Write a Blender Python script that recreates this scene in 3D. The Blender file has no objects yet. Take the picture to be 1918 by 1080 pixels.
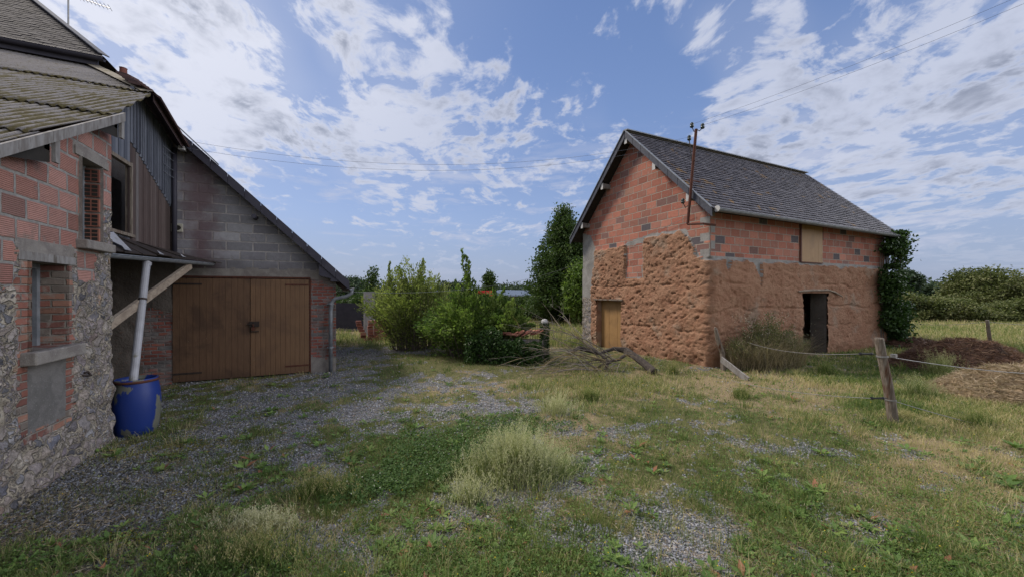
import bpy, math, random
import numpy as np
from mathutils import Vector, Matrix
R = math.radians
rng = np.random.default_rng(7); random.seed(7)
S = bpy.context.scene
COL = S.collection
# ------------------------------------------------------------------ camera
TH = R(25.5); FPX = 712.0; HC = 1.95; CX = 959.0; HY = 548.0
cd = bpy.data.cameras.new('camera'); cam = bpy.data.objects.new('camera', cd); COL.objects.link(cam)
cam.location = (0, 0, HC); cam.rotation_euler = (R(90), 0, -TH)
cd.sensor_width = 36; cd.lens = FPX/1918*36; cd.shift_y = 8/1918; cd.clip_end = 6000; cd.clip_start = .05
S.camera = cam
S.view_settings.view_transform = 'Standard'; S.view_settings.look = 'None'
S.view_settings.exposure = 0.1; S.view_settings.gamma = 1
cT, sT = math.cos(TH), math.sin(TH)
# ------------------------------------------------------------------ node helpers
def nd(nt, typ, ins=None, **pr):
    n = nt.nodes.new(typ)
    for k, v in pr.items(): setattr(n, k, v)
    for k, v in (ins or {}).items():
        s = n.inputs[k]
        if isinstance(v, bpy.types.NodeSocket): nt.links.new(v, s)
        elif isinstance(v, bpy.types.Node): nt.links.new(v.outputs[0], s)
        else:
            if s.type == 'RGBA' and len(v) == 3: v = (*v, 1)
            s.default_value = v
    return n
def ma(nt, op, a, b=0.0, c=0.0, clamp=False):
    n = nd(nt, 'ShaderNodeMath', {0: a, 1: b, 2: c}, operation=op); n.use_clamp = clamp
    return n.outputs[0]
def vm(nt, op, a, b=(0, 0, 0)):
    n = nd(nt, 'ShaderNodeVectorMath', {0: a, 1: b}, operation=op)
    return n.outputs['Value'] if op in ('DOT_PRODUCT', 'LENGTH', 'DISTANCE') else n.outputs[0]
def ramp(nt, fac, pts, interp='LINEAR'):
    n = nd(nt, 'ShaderNodeValToRGB', {0: fac}); cr = n.color_ramp; cr.interpolation = interp
    while len(cr.elements) < len(pts): cr.elements.new(.5)
    for e, (p, c) in zip(cr.elements, pts):
        e.position = p; e.color = (*c, 1) if not isinstance(c, float) else (c, c, c, 1)
    return n.outputs[0]
def mix(nt, f, a, b, mode='MIX'):
    n = nd(nt, 'ShaderNodeMix', data_type='RGBA', blend_type=mode)
    for i, v in ((0, f), (6, a), (7, b)):
        s = n.inputs[i]
        if isinstance(v, bpy.types.NodeSocket): nt.links.new(v, s)
        else: s.default_value = (*v, 1) if i and len(v) == 3 else v
    return n.outputs[2]
def mr(nt, v, a, b, c=0.0, d=1.0, smooth=True):
    n = nd(nt, 'ShaderNodeMapRange', {0: v, 1: a, 2: b, 3: c, 4: d}, interpolation_type='SMOOTHSTEP' if smooth else 'LINEAR')
    return n.outputs[0]
def noise(nt, vec, sc, det=4, rough=.55, dist=0., col=False):
    n = nd(nt, 'ShaderNodeTexNoise', {'Vector': vec, 'Scale': sc, 'Detail': det, 'Roughness': rough, 'Distortion': dist})
    return n.outputs[1 if col else 0]
def new_mat(name):
    m = bpy.data.materials.new(name); m.use_nodes = True; nt = m.node_tree; nt.nodes.clear()
    out = nt.nodes.new('ShaderNodeOutputMaterial')
    return m, nt, out
def finish(nt, out, col, rough=.85, height=None, bdist=.01, bstr=1., metal=0., spec=.3):
    b = nd(nt, 'ShaderNodeBsdfPrincipled', {'Base Color': col, 'Roughness': rough, 'Metallic': metal, 'Specular IOR Level': spec})
    if height is not None:
        bp = nd(nt, 'ShaderNodeBump', {'Strength': bstr, 'Distance': bdist, 'Height': height})
        nt.links.new(bp.outputs[0], b.inputs['Normal'])
    nt.links.new(b.outputs[0], out.inputs[0])
def objco(nt): return nt.nodes.new('ShaderNodeTexCoord').outputs['Object']
def attr(nt, name='rnd'):
    n = nt.nodes.new('ShaderNodeAttribute'); n.attribute_name = name; return n.outputs['Fac']
# ------------------------------------------------------------------ sky and sun
SUN_AZ_U, SUN_AZ_V = -.92, 1.0; SUN_EL = R(48)
w = bpy.data.worlds.new('World'); S.world = w; w.use_nodes = True
nt = w.node_tree; nt.nodes.clear()
wout = nt.nodes.new('ShaderNodeOutputWorld')
sky = nt.nodes.new('ShaderNodeTexSky'); sky.sky_type = 'NISHITA'; sky.sun_disc = False
sky.sun_elevation = SUN_EL; sky.sun_rotation = math.atan2(SUN_AZ_U, SUN_AZ_V); sky.air_density = 1.; sky.dust_density = .8; sky.ozone_density = 1.6
dirv = nt.nodes.new('ShaderNodeTexCoord').outputs['Generated']
dirn = vm(nt, 'NORMALIZE', dirv)
sep = nd(nt, 'ShaderNodeSeparateXYZ', {0: dirn})
def pdir(px, py):
    t = (px-CX)/FPX; z = (HY-py)/FPX
    return Vector((t*cT+sT, -t*sT+cT, z)).normalized()
zc = ma(nt, 'ADD', ma(nt, 'MAXIMUM', sep.outputs[2], 0.0), .20)
px_ = ma(nt, 'DIVIDE', sep.outputs[0], zc); py_ = ma(nt, 'DIVIDE', sep.outputs[1], zc)
pl = nd(nt, 'ShaderNodeCombineXYZ', {0: px_, 1: py_, 2: 0.0}).outputs[0]
# stretch along the wind direction
wa = R(20)
al = vm(nt, 'DOT_PRODUCT', pl, (math.sin(wa), math.cos(wa), 0)); ac = vm(nt, 'DOT_PRODUCT', pl, (math.cos(wa), -math.sin(wa), 0))
pw = nd(nt, 'ShaderNodeCombineXYZ', {0: ma(nt, 'MULTIPLY', ac, 1.0), 1: ma(nt, 'MULTIPLY', al, .8), 2: 3.3}).outputs[0]
wn = noise(nt, pw, 1.3, 3, .5, 0, True)
pw2 = vm(nt, 'ADD', pw, vm(nt, 'SCALE', vm(nt, 'SUBTRACT', wn, (.5, .5, .5)), (0, 0, 0)))
pw2.node.inputs[1].links[0].from_node.inputs['Scale'].default_value = .45
n1 = ma(nt, 'ADD', ma(nt, 'MULTIPLY', noise(nt, pw2, 3.4, 5, .55, .1), .40), ma(nt, 'MULTIPLY', noise(nt, pw2, 10.5, 9, .60, .15), .60))
n2 = noise(nt, pw2, 1.1, 3, .5)
blobs = [  # px, py, angular radius (deg), weight : where the cloud field is thick or open
 (250, 60, 16, .16), (120, -60, 20, .12), (380, 190, 12, .12), (470, 110, 6, .10), (430, 280, 9, .12), (620, 10, 5, .16), (760, 170, 8, .08), (850, 200, 11, .16), (1000, 160, 7, .12),
 (640, 250, 8, .10), (720, 310, 9, .10), (820, 270, 9, .08), (640, 340, 7, .05), (780, 415, 6, .08), (930, 320, 9, .04), (560, 170, 4, -.05), (550, 60, 5, -.08), (900, 50, 13, -.12), (1150, 80, 9, -.12), (1060, 80, 3, .12),
 (1290, 50, 4, .12), (1400, 70, 6, .18), (1020, -30, 12, -.10), (1240, 200, 7, -.10), (1480, 190, 9, .14), (1700, 120, 12, .10), (1850, 260, 16, .11), (1600, 300, 12, .09), (1750, 40, 12, .02), (1400, 260, 8, .10), (1560, 60, 5, -.05),
 (560, 400, 8, -.14), (680, 470, 9, -.04), (1000, 330, 6, -.02), (1110, 190, 4, .13), (1100, 400, 5, .02), (1780, 215, 4, -.08), (1880, 20, 10, .10), (700, 75, 2.5, .14), (630, 100, 2.5, .13)]
bias = None
for (bx, by, rad, wt) in blobs:
    d = pdir(bx, by); dp = vm(nt, 'DOT_PRODUCT', dirn, tuple(d))
    g = ma(nt, 'MULTIPLY', mr(nt, dp, math.cos(R(rad*1.15)), 1.0, 0, 1), wt)
    bias = g if bias is None else ma(nt, 'ADD', bias, g)
f = ma(nt, 'ADD', ma(nt, 'ADD', ma(nt, 'MULTIPLY', ma(nt, 'SUBTRACT', n1, .5), 2.3), ma(nt, 'MULTIPLY', bias, .85)), ma(nt, 'ADD', .455, ma(nt, 'MULTIPLY', ma(nt, 'SUBTRACT', n2, .5), .30)))
veil = ma(nt, 'MULTIPLY', mr(nt, ma(nt, 'ADD', ma(nt, 'MULTIPLY', bias, 2.2), n2), .45, 1.25, 0, 1), .22)
mask = ma(nt, 'MAXIMUM', mr(nt, f, .475, .74, 0, 1), veil)
thick = mr(nt, f, .60, .95, 0, 1)
hz = mr(nt, sep.outputs[2], 0.0, .22, 1, 0)
sunn = vm(nt, 'DOT_PRODUCT', dirn, tuple(Vector((SUN_AZ_U, SUN_AZ_V, math.tan(SUN_EL)*math.hypot(SUN_AZ_U, SUN_AZ_V))).normalized()))
glow = mr(nt, sunn, .55, 1.0, 0, 1)
n3 = noise(nt, vm(nt, 'ADD', pw2, (.05, -.10, .9)), 3.2, 6, .6)
shade = ma(nt, 'MULTIPLY', thick, mr(nt, n3, .42, .66, 0, 1))
cc = mix(nt, shade, (.55, .59, .72), (.27, .30, .39))
cc = mix(nt, ma(nt, 'MULTIPLY', glow, .75), cc, mix(nt, shade, (.88, .89, .97), (.33, .36, .44)))
cc = mix(nt, ma(nt, 'MULTIPLY', hz, .55), cc, (.40, .46, .60))
skyc = mix(nt, .6, mix(nt, 1.0, sky.outputs[0], (.104, .098, .108), 'MULTIPLY'), ramp(nt, sep.outputs[2], [(0, (.33, .40, .57)), (.18, (.29, .40, .66)), (.42, (.20, .32, .62)), (.75, (.12, .22, .50))]))
skyc = mix(nt, ma(nt, 'MULTIPLY', hz, .5), skyc, (.27, .335, .51))
low = noise(nt, vm(nt, 'MULTIPLY', vm(nt, 'ADD', dirn, vm(nt, 'MULTIPLY', wn, (.15, .15, .05))), (3.2, 3.2, 17)), 1.6, 8, .6)
skyc = mix(nt, ma(nt, 'MULTIPLY', mr(nt, low, .50, .68, 0, .75), ma(nt, 'MULTIPLY', mr(nt, sep.outputs[2], .42, .22), mr(nt, sep.outputs[2], .02, .10))), skyc, (.52, .55, .68))
m2 = ma(nt, 'MULTIPLY', mask, mr(nt, sep.outputs[2], .01, .16, .25, .92))
skyc = mix(nt, ma(nt, 'MULTIPLY', glow, .40), skyc, (.42, .50, .68))
final = mix(nt, m2, skyc, cc)
# sky behind the viewer: unseen bright cloud added to fill the shaded walls
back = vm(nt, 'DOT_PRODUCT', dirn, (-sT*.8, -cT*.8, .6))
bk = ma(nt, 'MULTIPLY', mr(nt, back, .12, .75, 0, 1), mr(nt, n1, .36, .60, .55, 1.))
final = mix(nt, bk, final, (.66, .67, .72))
side = vm(nt, 'DOT_PRODUCT', dirn, tuple(Vector((.85, -.36, .38)).normalized()))  # much brighter sky patch, added out of view to light the shaded walls
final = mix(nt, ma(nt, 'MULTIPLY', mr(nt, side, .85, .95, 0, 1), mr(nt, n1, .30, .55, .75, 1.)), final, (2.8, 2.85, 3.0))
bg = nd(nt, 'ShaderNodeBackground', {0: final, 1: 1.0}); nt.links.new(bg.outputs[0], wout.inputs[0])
try: w.cycles.sampling_method = 'MANUAL'; w.cycles.sample_map_resolution = 512
except Exception: pass
sd = bpy.data.lights.new('sun', 'SUN'); sd.energy = 3.3; sd.angle = R(14); sd.color = (1, .91, .79)
so = bpy.data.objects.new('sun', sd); COL.objects.link(so)
sv = Vector((SUN_AZ_U, SUN_AZ_V, math.tan(SUN_EL)*math.hypot(SUN_AZ_U, SUN_AZ_V))).normalized()
so.rotation_euler = (sv).to_track_quat('Z', 'Y').to_euler()
# ------------------------------------------------------------------ geometry helpers
def at(px, depth, z):            # point seen at column px, at a depth along the view axis
    t = (px-CX)/FPX
    return Vector(((t*cT+sT)*depth, (-t*sT+cT)*depth, z))
def pz(py, depth): return HC+(HY-py)/FPX*depth
def atp(px, py, depth): return at(px, depth, pz(py, depth))
def G(px, py, z=0.0):            # ground point seen at a pixel
    return at(px, FPX*(HC-z)/(py-HY), z)
def onx(u, px):                  # (v, depth) where column px meets the plane x = u
    t = (px-CX)/FPX; k = u/(t*cT+sT); return (-t*sT+cT)*k, k
def ony(v, px):
    t = (px-CX)/FPX; k = v/(-t*sT+cT); return (t*cT+sT)*k, k
def topix(x, y):
    zc = x*sT+y*cT; xc = x*cT-y*sT
    zc = np.maximum(zc, .01)
    return CX+xc/zc*FPX, HY+HC*FPX/zc, zc
def _h(ix, iy, iz, seed):
    n = (ix.astype(np.int64)*374761393+iy.astype(np.int64)*668265263+iz.astype(np.int64)*2147483647+seed*974634777) & 0xffffffff
    n = ((n ^ (n >> 13))*1274126177) & 0xffffffff
    n = (n ^ (n >> 16)) & 0xffffffff
    return n/4294967295.0
def vn(x, y, z=0., seed=1):      # value noise 0..1
    x = np.asarray(x, float); y = np.asarray(y, float)+x*0; z = np.asarray(z, float)+x*0
    ix, iy, iz = np.floor(x), np.floor(y), np.floor(z); fx, fy, fz = x-ix, y-iy, z-iz
    fx, fy, fz = [f*f*(3-2*f) for f in (fx, fy, fz)]
    r = 0
    for a in (0, 1):
        for b in (0, 1):
            for c in (0, 1):
                r = r+_h(ix+a, iy+b, iz+c, seed)*(fx if a else 1-fx)*(fy if b else 1-fy)*(fz if c else 1-fz)
    return r
def fbm(x, y, z=0., sc=1., o=4, seed=1, g=.5):
    r = 0; a = 1; t = 0
    for i in range(o):
        r = r+a*vn(np.asarray(x)*sc, np.asarray(y)*sc, np.asarray(z)*sc, seed+i*17); t += a; a *= g; sc *= 2.03
    return r/t
def gz(x, y):
    return (fbm(x, y, 0, .35, 3, 5)-.5)*.10
def gz1(x, y): return float(gz(np.array([x]), np.array([y]))[0])
def tag(o, label=None, cat=None, group=None, kind=None):
    if label: o['label'] = label
    if cat: o['category'] = cat
    if group: o['group'] = group
    if kind: o['kind'] = kind
    return o
def thing(name, label, cat, loc, group=None):
    o = bpy.data.objects.new(name, None); COL.objects.link(o); o.location = loc; o.empty_display_size = .2
    return tag(o, label, cat, group)
def wpos(p):
    v = Vector(p.location)
    while p.parent: p = p.parent; v += Vector(p.location)
    return v
def adopt(o, parent):
    if parent is not None:
        o.parent = parent; o.location = -wpos(parent)
    return o
class MB:
    def __init__(s): s.v = []; s.f = []; s.m = []; s.r = []; s.pieces = []; s.cr = 0.; s.cm = 0
    def add(s, vs, fs, rnd=None):
        b = len(s.v); f0 = len(s.f); s.v += [tuple(p) for p in vs]
        for f in fs: s.f.append(tuple(i+b for i in f)); s.m.append(s.cm); s.r.append(s.cr if rnd is None else rnd)
        s.pieces.append((b, len(s.v), f0, len(s.f)))
    def box(s, a, b, rnd=None):
        x0, y0, z0 = [min(i, j) for i, j in zip(a, b)]; x1, y1, z1 = [max(i, j) for i, j in zip(a, b)]
        s.add([(x0, y0, z0), (x1, y0, z0), (x1, y1, z0), (x0, y1, z0), (x0, y0, z1), (x1, y0, z1), (x1, y1, z1), (x0, y1, z1)],
              [(0, 3, 2, 1), (4, 5, 6, 7), (0, 1, 5, 4), (1, 2, 6, 5), (2, 3, 7, 6), (3, 0, 4, 7)], rnd)
        return s
    def obox(s, c, ax, ay, az, rnd=None):    # oriented box, half axes
        c, ax, ay, az = map(Vector, (c, ax, ay, az))
        P = [c+i*ax+j*ay+k*az for k in (-1, 1) for (i, j) in ((-1, -1), (1, -1), (1, 1), (-1, 1))]
        s.add(P, [(0, 3, 2, 1), (4, 5, 6, 7), (0, 1, 5, 4), (1, 2, 6, 5), (2, 3, 7, 6), (3, 0, 4, 7)], rnd); return s
    def beam(s, a, b, wd, th, up=(0, 0, 1), rnd=None):
        a, b = Vector(a), Vector(b); d = (b-a); L = d.length; d.normalize()
        x = d.cross(Vector(up)); x.normalize(); y = x.cross(d)
        return s.obox((a+b)/2, x*wd/2, d*L/2, y*th/2, rnd)
    def tube(s, pts, rad, n=8, caps=True, rnd=None, wob=0.):
        pts = [Vector(p) for p in pts]; N = len(pts)
        if not hasattr(rad, '__len__'): rad = [rad]*N
        x = None; vs = []
        for i, p in enumerate(pts):
            d = (pts[min(i+1, N-1)]-pts[max(i-1, 0)])
            if d.length < 1e-9: d = Vector((0, 0, 1))
            d.normalize()
            if x is None: x = d.orthogonal().normalized()
            x = (x-d*x.dot(d)).normalized(); y = d.cross(x)
            for k in range(n):
                a = 2*math.pi*k/n; r = rad[i]*(1+wob*random.uniform(-1, 1))
                vs.append(p+(x*math.cos(a)+y*math.sin(a))*r)
        fs = [(i*n+k, i*n+(k+1) % n, (i+1)*n+(k+1) % n, (i+1)*n+k) for i in range(N-1) for k in range(n)]
        if caps: fs += [tuple(range(n))[::-1], tuple(range((N-1)*n, N*n))]
        s.add(vs, fs, rnd); return s
    def lathe(s, c, prof, n=24, rnd=None):
        vs = [(c[0]+r*math.cos(2*math.pi*k/n), c[1]+r*math.sin(2*math.pi*k/n), c[2]+z) for (r, z) in prof for k in range(n)]
        fs = [(i*n+k, i*n+(k+1) % n, (i+1)*n+(k+1) % n, (i+1)*n+k) for i in range(len(prof)-1) for k in range(n)]
        s.add(vs, fs, rnd); return s
    def build(s, name, mats, parent=None, smooth=False, bevel=0.):
        me = bpy.data.meshes.new(name); me.from_pydata(s.v, [], s.f)
        if not isinstance(mats, (list, tuple)): mats = [mats]
        for m in mats: me.materials.append(m)
        me.polygons.foreach_set('material_index', s.m)
        at_ = me.attributes.new('rnd', 'FLOAT', 'FACE'); at_.data.foreach_set('value', s.r)
        if smooth: me.polygons.foreach_set('use_smooth', [True]*len(s.f))
        me.update()
        o = bpy.data.objects.new(name, me); COL.objects.link(o)
        if bevel:
            b = o.modifiers.new('b', 'BEVEL'); b.width = bevel; b.segments = 2; b.limit_method = 'ANGLE'
        return adopt(o, parent)
def build_each(mb, name, mat, parent, per=1):
    pcs = mb.pieces; out = []
    for i in range(0, len(pcs), per):
        m = MB()
        for (v0, v1, f0, f1) in pcs[i:i+per]:
            b = len(m.v)-v0; m.v += mb.v[v0:v1]; m.f += [tuple(k+b for k in f) for f in mb.f[f0:f1]]; m.m += mb.m[f0:f1]; m.r += mb.r[f0:f1]
        out.append(m.build(name, mat, parent))
    return out
def npmesh(name, V, F, rnd, mat, parent=None, smooth=False):   # V (n,3), F list of (array) uniform polys
    me = bpy.data.meshes.new(name); V = np.asarray(V, np.float32)
    if not isinstance(F, list): F = [F]
    me.vertices.add(len(V)); me.vertices.foreach_set('co', V.ravel())
    loops = np.concatenate([f.ravel() for f in F]).astype(np.int32)
    tot = np.concatenate([np.full(len(f), f.shape[1], np.int32) for f in F]); st = np.concatenate([[0], np.cumsum(tot)[:-1]]).astype(np.int32)
    me.loops.add(len(loops)); me.loops.foreach_set('vertex_index', loops)
    me.polygons.add(len(tot)); me.polygons.foreach_set('loop_start', st); me.polygons.foreach_set('loop_total', tot)
    a = me.attributes.new('rnd', 'FLOAT', 'FACE'); a.data.foreach_set('value', np.asarray(rnd, np.float32))
    if smooth: me.polygons.foreach_set('use_smooth', np.ones(len(tot), bool))
    me.materials.append(mat); me.update(calc_edges=True)
    o = bpy.data.objects.new(name, me); COL.objects.link(o)
    return adopt(o, parent)
def unit(a): return a/np.maximum(np.linalg.norm(a, axis=-1, keepdims=True), 1e-9)
def rv(n): return unit(rng.normal(size=(n, 3)))
def leaf_geo(C, size, rnd, axis=None, wid=.5, fold=.25, up=.5):
    n = len(C); C = np.asarray(C); size = np.broadcast_to(size, (n,))[:, None]
    a = rv(n) if axis is None else unit(axis+rv(n)*.5)
    nm = rv(n)+np.array([0, 0, up]); b = unit(np.cross(a, nm)); nn = np.cross(b, a)
    p0 = C-a*size*.5; p2 = C+a*size*.5; p1 = C+b*size*wid*.5+nn*size*fold*.5*wid; p3 = C-b*size*wid*.5+nn*size*fold*.5*wid
    V = np.stack([p0, p1, p2, p3], 1).reshape(-1, 3); i = np.arange(n)[:, None]*4
    F = np.concatenate([i+np.array([0, 1, 2]), i+np.array([0, 2, 3])], 1).reshape(-1, 3)
    return V, F, np.repeat(np.broadcast_to(rnd, (n,)), 2)
def blade_geo(B, h, wd, lean, rnd, bend=1.0):   # grass blades, lean = horizontal vectors
    n = len(B); h = np.broadcast_to(h, (n,))[:, None]; wd = np.broadcast_to(wd, (n,))[:, None]
    L = np.concatenate([lean, np.zeros((n, 1))], 1); ang = rng.uniform(0, 2*np.pi, n)
    s = np.stack([np.cos(ang), np.sin(ang), np.zeros(n)], 1)*wd*.5; z = np.array([0, 0, 1.])
    m1 = B+z*h*.45+L*h*.18*bend; m2 = B+z*h*.8+L*h*.55*bend; t = B+z*h*(1-.25*np.linalg.norm(L, axis=1, keepdims=True))+L*h*1.0*bend
    V = np.stack([B-s, B+s, m1-s*.9, m1+s*.9, m2-s*.6, m2+s*.6, t], 1).reshape(-1, 3); i = np.arange(n)[:, None]*7
    Q = np.concatenate([i+np.array([0, 1, 3, 2]), i+np.array([2, 3, 5, 4])], 1).reshape(-1, 4); T = i+np.array([4, 5, 6])
    r = np.broadcast_to(rnd, (n,))
    return V, [Q, T], np.concatenate([np.repeat(r, 2), r])
def merge(parts):
    Vs, Fq, Ft, rq, rt = [], [], [], [], []; off = 0
    for V, F, r in parts:
        Vs.append(V); k = 0
        for f in (F if isinstance(F, list) else [F]):
            (Fq if f.shape[1] == 4 else Ft).append(f+off); (rq if f.shape[1] == 4 else rt).append(r[k:k+len(f)]); k += len(f)
        off += len(V)
    F = []; rr = []
    if Fq: F.append(np.concatenate(Fq)); rr.append(np.concatenate(rq))
    if Ft: F.append(np.concatenate(Ft)); rr.append(np.concatenate(rt))
    return np.concatenate(Vs), F, np.concatenate(rr)
# ------------------------------------------------------------------ materials
def simple(name, c0, c1, sc=6, rough=.8, bump=.004, metal=0., spec=.3, stretch=(1, 1, 1), det=6, c2=None, c2sc=1.5, c2t=(.58, .68)):
    m, nt, out = new_mat(name); co = vm(nt, 'MULTIPLY', objco(nt), stretch)
    n = noise(nt, co, sc, det, .6); col = mix(nt, mr(nt, n, .3, .7), c0, c1)
    if c2: col = mix(nt, mr(nt, noise(nt, co, c2sc, 5, .6), *c2t), col, c2)
    rf = attr(nt); col = mix(nt, 1., col, ramp(nt, rf, [(0, .82), (1, 1.18)]), 'MULTIPLY') if False else col
    finish(nt, out, col, rough, n, bump, 1., metal, spec); return m
def rndmat(name, pts, rough=.8, nsc=20, bump=.003, spec=.3, var=.35, stain=None, metal=0., stretch=(1, 1, 1), interp='LINEAR'):
    m, nt, out = new_mat(name); co = vm(nt, 'MULTIPLY', objco(nt), stretch); n = noise(nt, co, nsc, 6, .65)
    col = ramp(nt, attr(nt), pts, interp); k = ma(nt, 'ADD', 1-var, ma(nt, 'MULTIPLY', n, 2*var))
    kk = nd(nt, 'ShaderNodeCombineColor', {0: k, 1: k, 2: k}).outputs[0]; col = mix(nt, 1., col, kk, 'MULTIPLY')
    if stain:
        for (sc, a, b, c) in stain: col = mix(nt, mr(nt, noise(nt, co, sc, 6, .62, .3), a, b), col, c)
    finish(nt, out, col, rough, n, bump, 1., metal, spec); return m
def leafmat(name, pts, trans=.35, rough=.6, nsc=0.):
    m, nt, out = new_mat(name); col = ramp(nt, attr(nt), pts)
    if nsc:
        k = mr(nt, noise(nt, objco(nt), nsc, 3, .5), .3, .7, .75, 1.3); col = mix(nt, 1., col, nd(nt, 'ShaderNodeCombineColor', {0: k, 1: k, 2: k}).outputs[0], 'MULTIPLY')
    d = nd(nt, 'ShaderNodeBsdfPrincipled', {'Base Color': col, 'Roughness': rough, 'Specular IOR Level': .25})
    t = nd(nt, 'ShaderNodeBsdfTranslucent', {0: mix(nt, 1., col, (1.1, 1.25, .7), 'MULTIPLY')})
    x = nd(nt, 'ShaderNodeMixShader', {0: trans, 1: d.outputs[0], 2: t.outputs[0]}); nt.links.new(x.outputs[0], out.inputs[0]); return m
def bricknodes(nt, s, z, bw, bh, mort, edge=.006, warp=.012, bond=.5, joff=.0):
    co = nd(nt, 'ShaderNodeCombineXYZ', {0: s, 1: z, 2: 0.}).outputs[0]
    wn = noise(nt, co, 5, 3, .5, 0, True); sp = nd(nt, 'ShaderNodeSeparateXYZ', {0: wn})
    s = ma(nt, 'ADD', s, ma(nt, 'MULTIPLY', ma(nt, 'SUBTRACT', sp.outputs[0], .5), warp*2))
    z = ma(nt, 'ADD', z, ma(nt, 'MULTIPLY', ma(nt, 'SUBTRACT', sp.outputs[1], .5), warp*2))
    rz = ma(nt, 'DIVIDE', z, bh); row = ma(nt, 'FLOOR', rz)
    ro = ma(nt, 'MULTIPLY', nd(nt, 'ShaderNodeTexWhiteNoise', {1: row}, noise_dimensions='1D').outputs[0], joff)
    s2 = ma(nt, 'ADD', ma(nt, 'ADD', ma(nt, 'DIVIDE', s, bw), ma(nt, 'MULTIPLY', ma(nt, 'FLOORED_MODULO', row, 2.), bond)), ro)
    col = ma(nt, 'FLOOR', s2); fx = ma(nt, 'FRACT', s2); fz = ma(nt, 'FRACT', rz)
    dx = ma(nt, 'MULTIPLY', ma(nt, 'MINIMUM', fx, ma(nt, 'SUBTRACT', 1., fx)), bw)
    dz = ma(nt, 'MULTIPLY', ma(nt, 'MINIMUM', fz, ma(nt, 'SUBTRACT', 1., fz)), bh)
    d = ma(nt, 'ADD', ma(nt, 'MINIMUM', dx, dz), ma(nt, 'MULTIPLY', ma(nt, 'SUBTRACT', noise(nt, co, 40, 3, .6), .5), .012))
    msk = mr(nt, d, mort/2-edge/2, mort/2+edge/2)
    rn = nd(nt, 'ShaderNodeTexWhiteNoise', {0: nd(nt, 'ShaderNodeCombineXYZ', {0: col, 1: row, 2: 0.}).outputs[0]}, noise_dimensions='2D')
    return msk, rn.outputs[0], rn.outputs[1], fz, fx
def sz(nt):
    co = objco(nt); sp = nd(nt, 'ShaderNodeSeparateXYZ', {0: co}); return co, ma(nt, 'ADD', sp.outputs[0], sp.outputs[1]), sp.outputs[2]
def brickmat(name, bw, bh, mort, pts, mcol, interp='CONSTANT', ribs=0., dirt=None, off=(0., 0.), joff=.0, bond=.5, warp=.012, blotch=None, bd=.012, smear=.0):
    m, nt, out = new_mat(name); co, s, z = sz(nt)
    s = ma(nt, 'ADD', s, off[0]); z = ma(nt, 'ADD', z, off[1])
    msk, rnd, rc, fz, fx = bricknodes(nt, s, z, bw, bh, mort, warp=warp, joff=joff, bond=bond)
    col = ramp(nt, rnd, pts, interp)
    r2 = nd(nt, 'ShaderNodeSeparateColor', {0: rc}).outputs[1]
    n = noise(nt, co, 14, 6, .65); nf = noise(nt, co, 90, 4, .6)
    k = ma(nt, 'MULTIPLY', ma(nt, 'ADD', .78, ma(nt, 'MULTIPLY', r2, .4)), ma(nt, 'ADD', .72, ma(nt, 'MULTIPLY', n, .56)))
    col = mix(nt, 1., col, nd(nt, 'ShaderNodeCombineColor', {0: k, 1: k, 2: k}).outputs[0], 'MULTIPLY')
    mc = mix(nt, mr(nt, n, .3, .7), mcol, tuple(c*.65 for c in mcol))
    if smear: msk = ma(nt, 'MULTIPLY', msk, mr(nt, noise(nt, co, 3.1, 6, .65, .6), .60-smear, .66-smear, 1, 0)) if False else ma(nt, 'MULTIPLY', msk, ma(nt, 'SUBTRACT', 1., ma(nt, 'MULTIPLY', mr(nt, noise(nt, co, 4.3, 7, .68, .5), .60, .66), smear)))
    col = mix(nt, msk, mc, col)
    h = ma(nt, 'ADD', ma(nt, 'MULTIPLY', msk, .8), ma(nt, 'ADD', ma(nt, 'MULTIPLY', n, .5), ma(nt, 'MULTIPLY', nf, .2)))
    if ribs:
        rb = ma(nt, 'SINE', ma(nt, 'MULTIPLY', z, 2*math.pi/ribs)); h = ma(nt, 'ADD', h, ma(nt, 'MULTIPLY', ma(nt, 'MULTIPLY', rb, msk), .22))
        col = mix(nt, ma(nt, 'MULTIPLY', ma(nt, 'MULTIPLY', mr(nt, rb, -.2, -1.), msk), .28), col, tuple(c*.4 for c in mcol))
    for (sc, a, b, c, f) in (dirt or []):
        col = mix(nt, ma(nt, 'MULTIPLY', mr(nt, noise(nt, co, sc, 6, .65, .4), a, b), f), col, c)
    if blotch: col = blotch(nt, co, s, z, col)
    finish(nt, out, col, .9, h, bd, 1.); return m
M = {}
M['barn_brick'] = brickmat('barn_brick', .39, .213, .022, [(0, (.32, .125, .088)), (.2, (.37, .15, .105)), (.42, (.34, .155, .115)), (.6, (.40, .175, .125)), (.76, (.36, .135, .095)), (.90, (.20, .11, .095)), (.95, (.095, .082, .09)), (.98, (.28, .15, .11))],
    (.40, .35, .30), dirt=[(2.0, .62, .76, (.22, .17, .14), .6), (9, .66, .74, (.15, .10, .08), .5)], off=(.1, -.03), joff=.18, smear=.35)
M['hollow_brick'] = brickmat('hollow_brick', .31, .205, .028, [(0, (.36, .175, .14)), (.25, (.31, .145, .115)), (.5, (.39, .205, .17)), (.75, (.34, .16, .13)), (.9, (.29, .155, .13))],
    (.29, .275, .26), ribs=.018, dirt=[(2.2, .56, .72, (.20, .165, .14), .75), (11, .66, .73, (.40, .36, .32), .5)], off=(.0, .035), joff=.12, smear=.5)
M['small_brick'] = brickmat('small_brick', .22, .075, .016, [(0, (.24, .10, .075)), (.3, (.18, .08, .065)), (.55, (.27, .14, .10)), (.8, (.17, .14, .12))], (.24, .21, .18), dirt=[(5, .5, .64, (.27, .24, .21), .9)], smear=.7, bd=.015)
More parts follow.
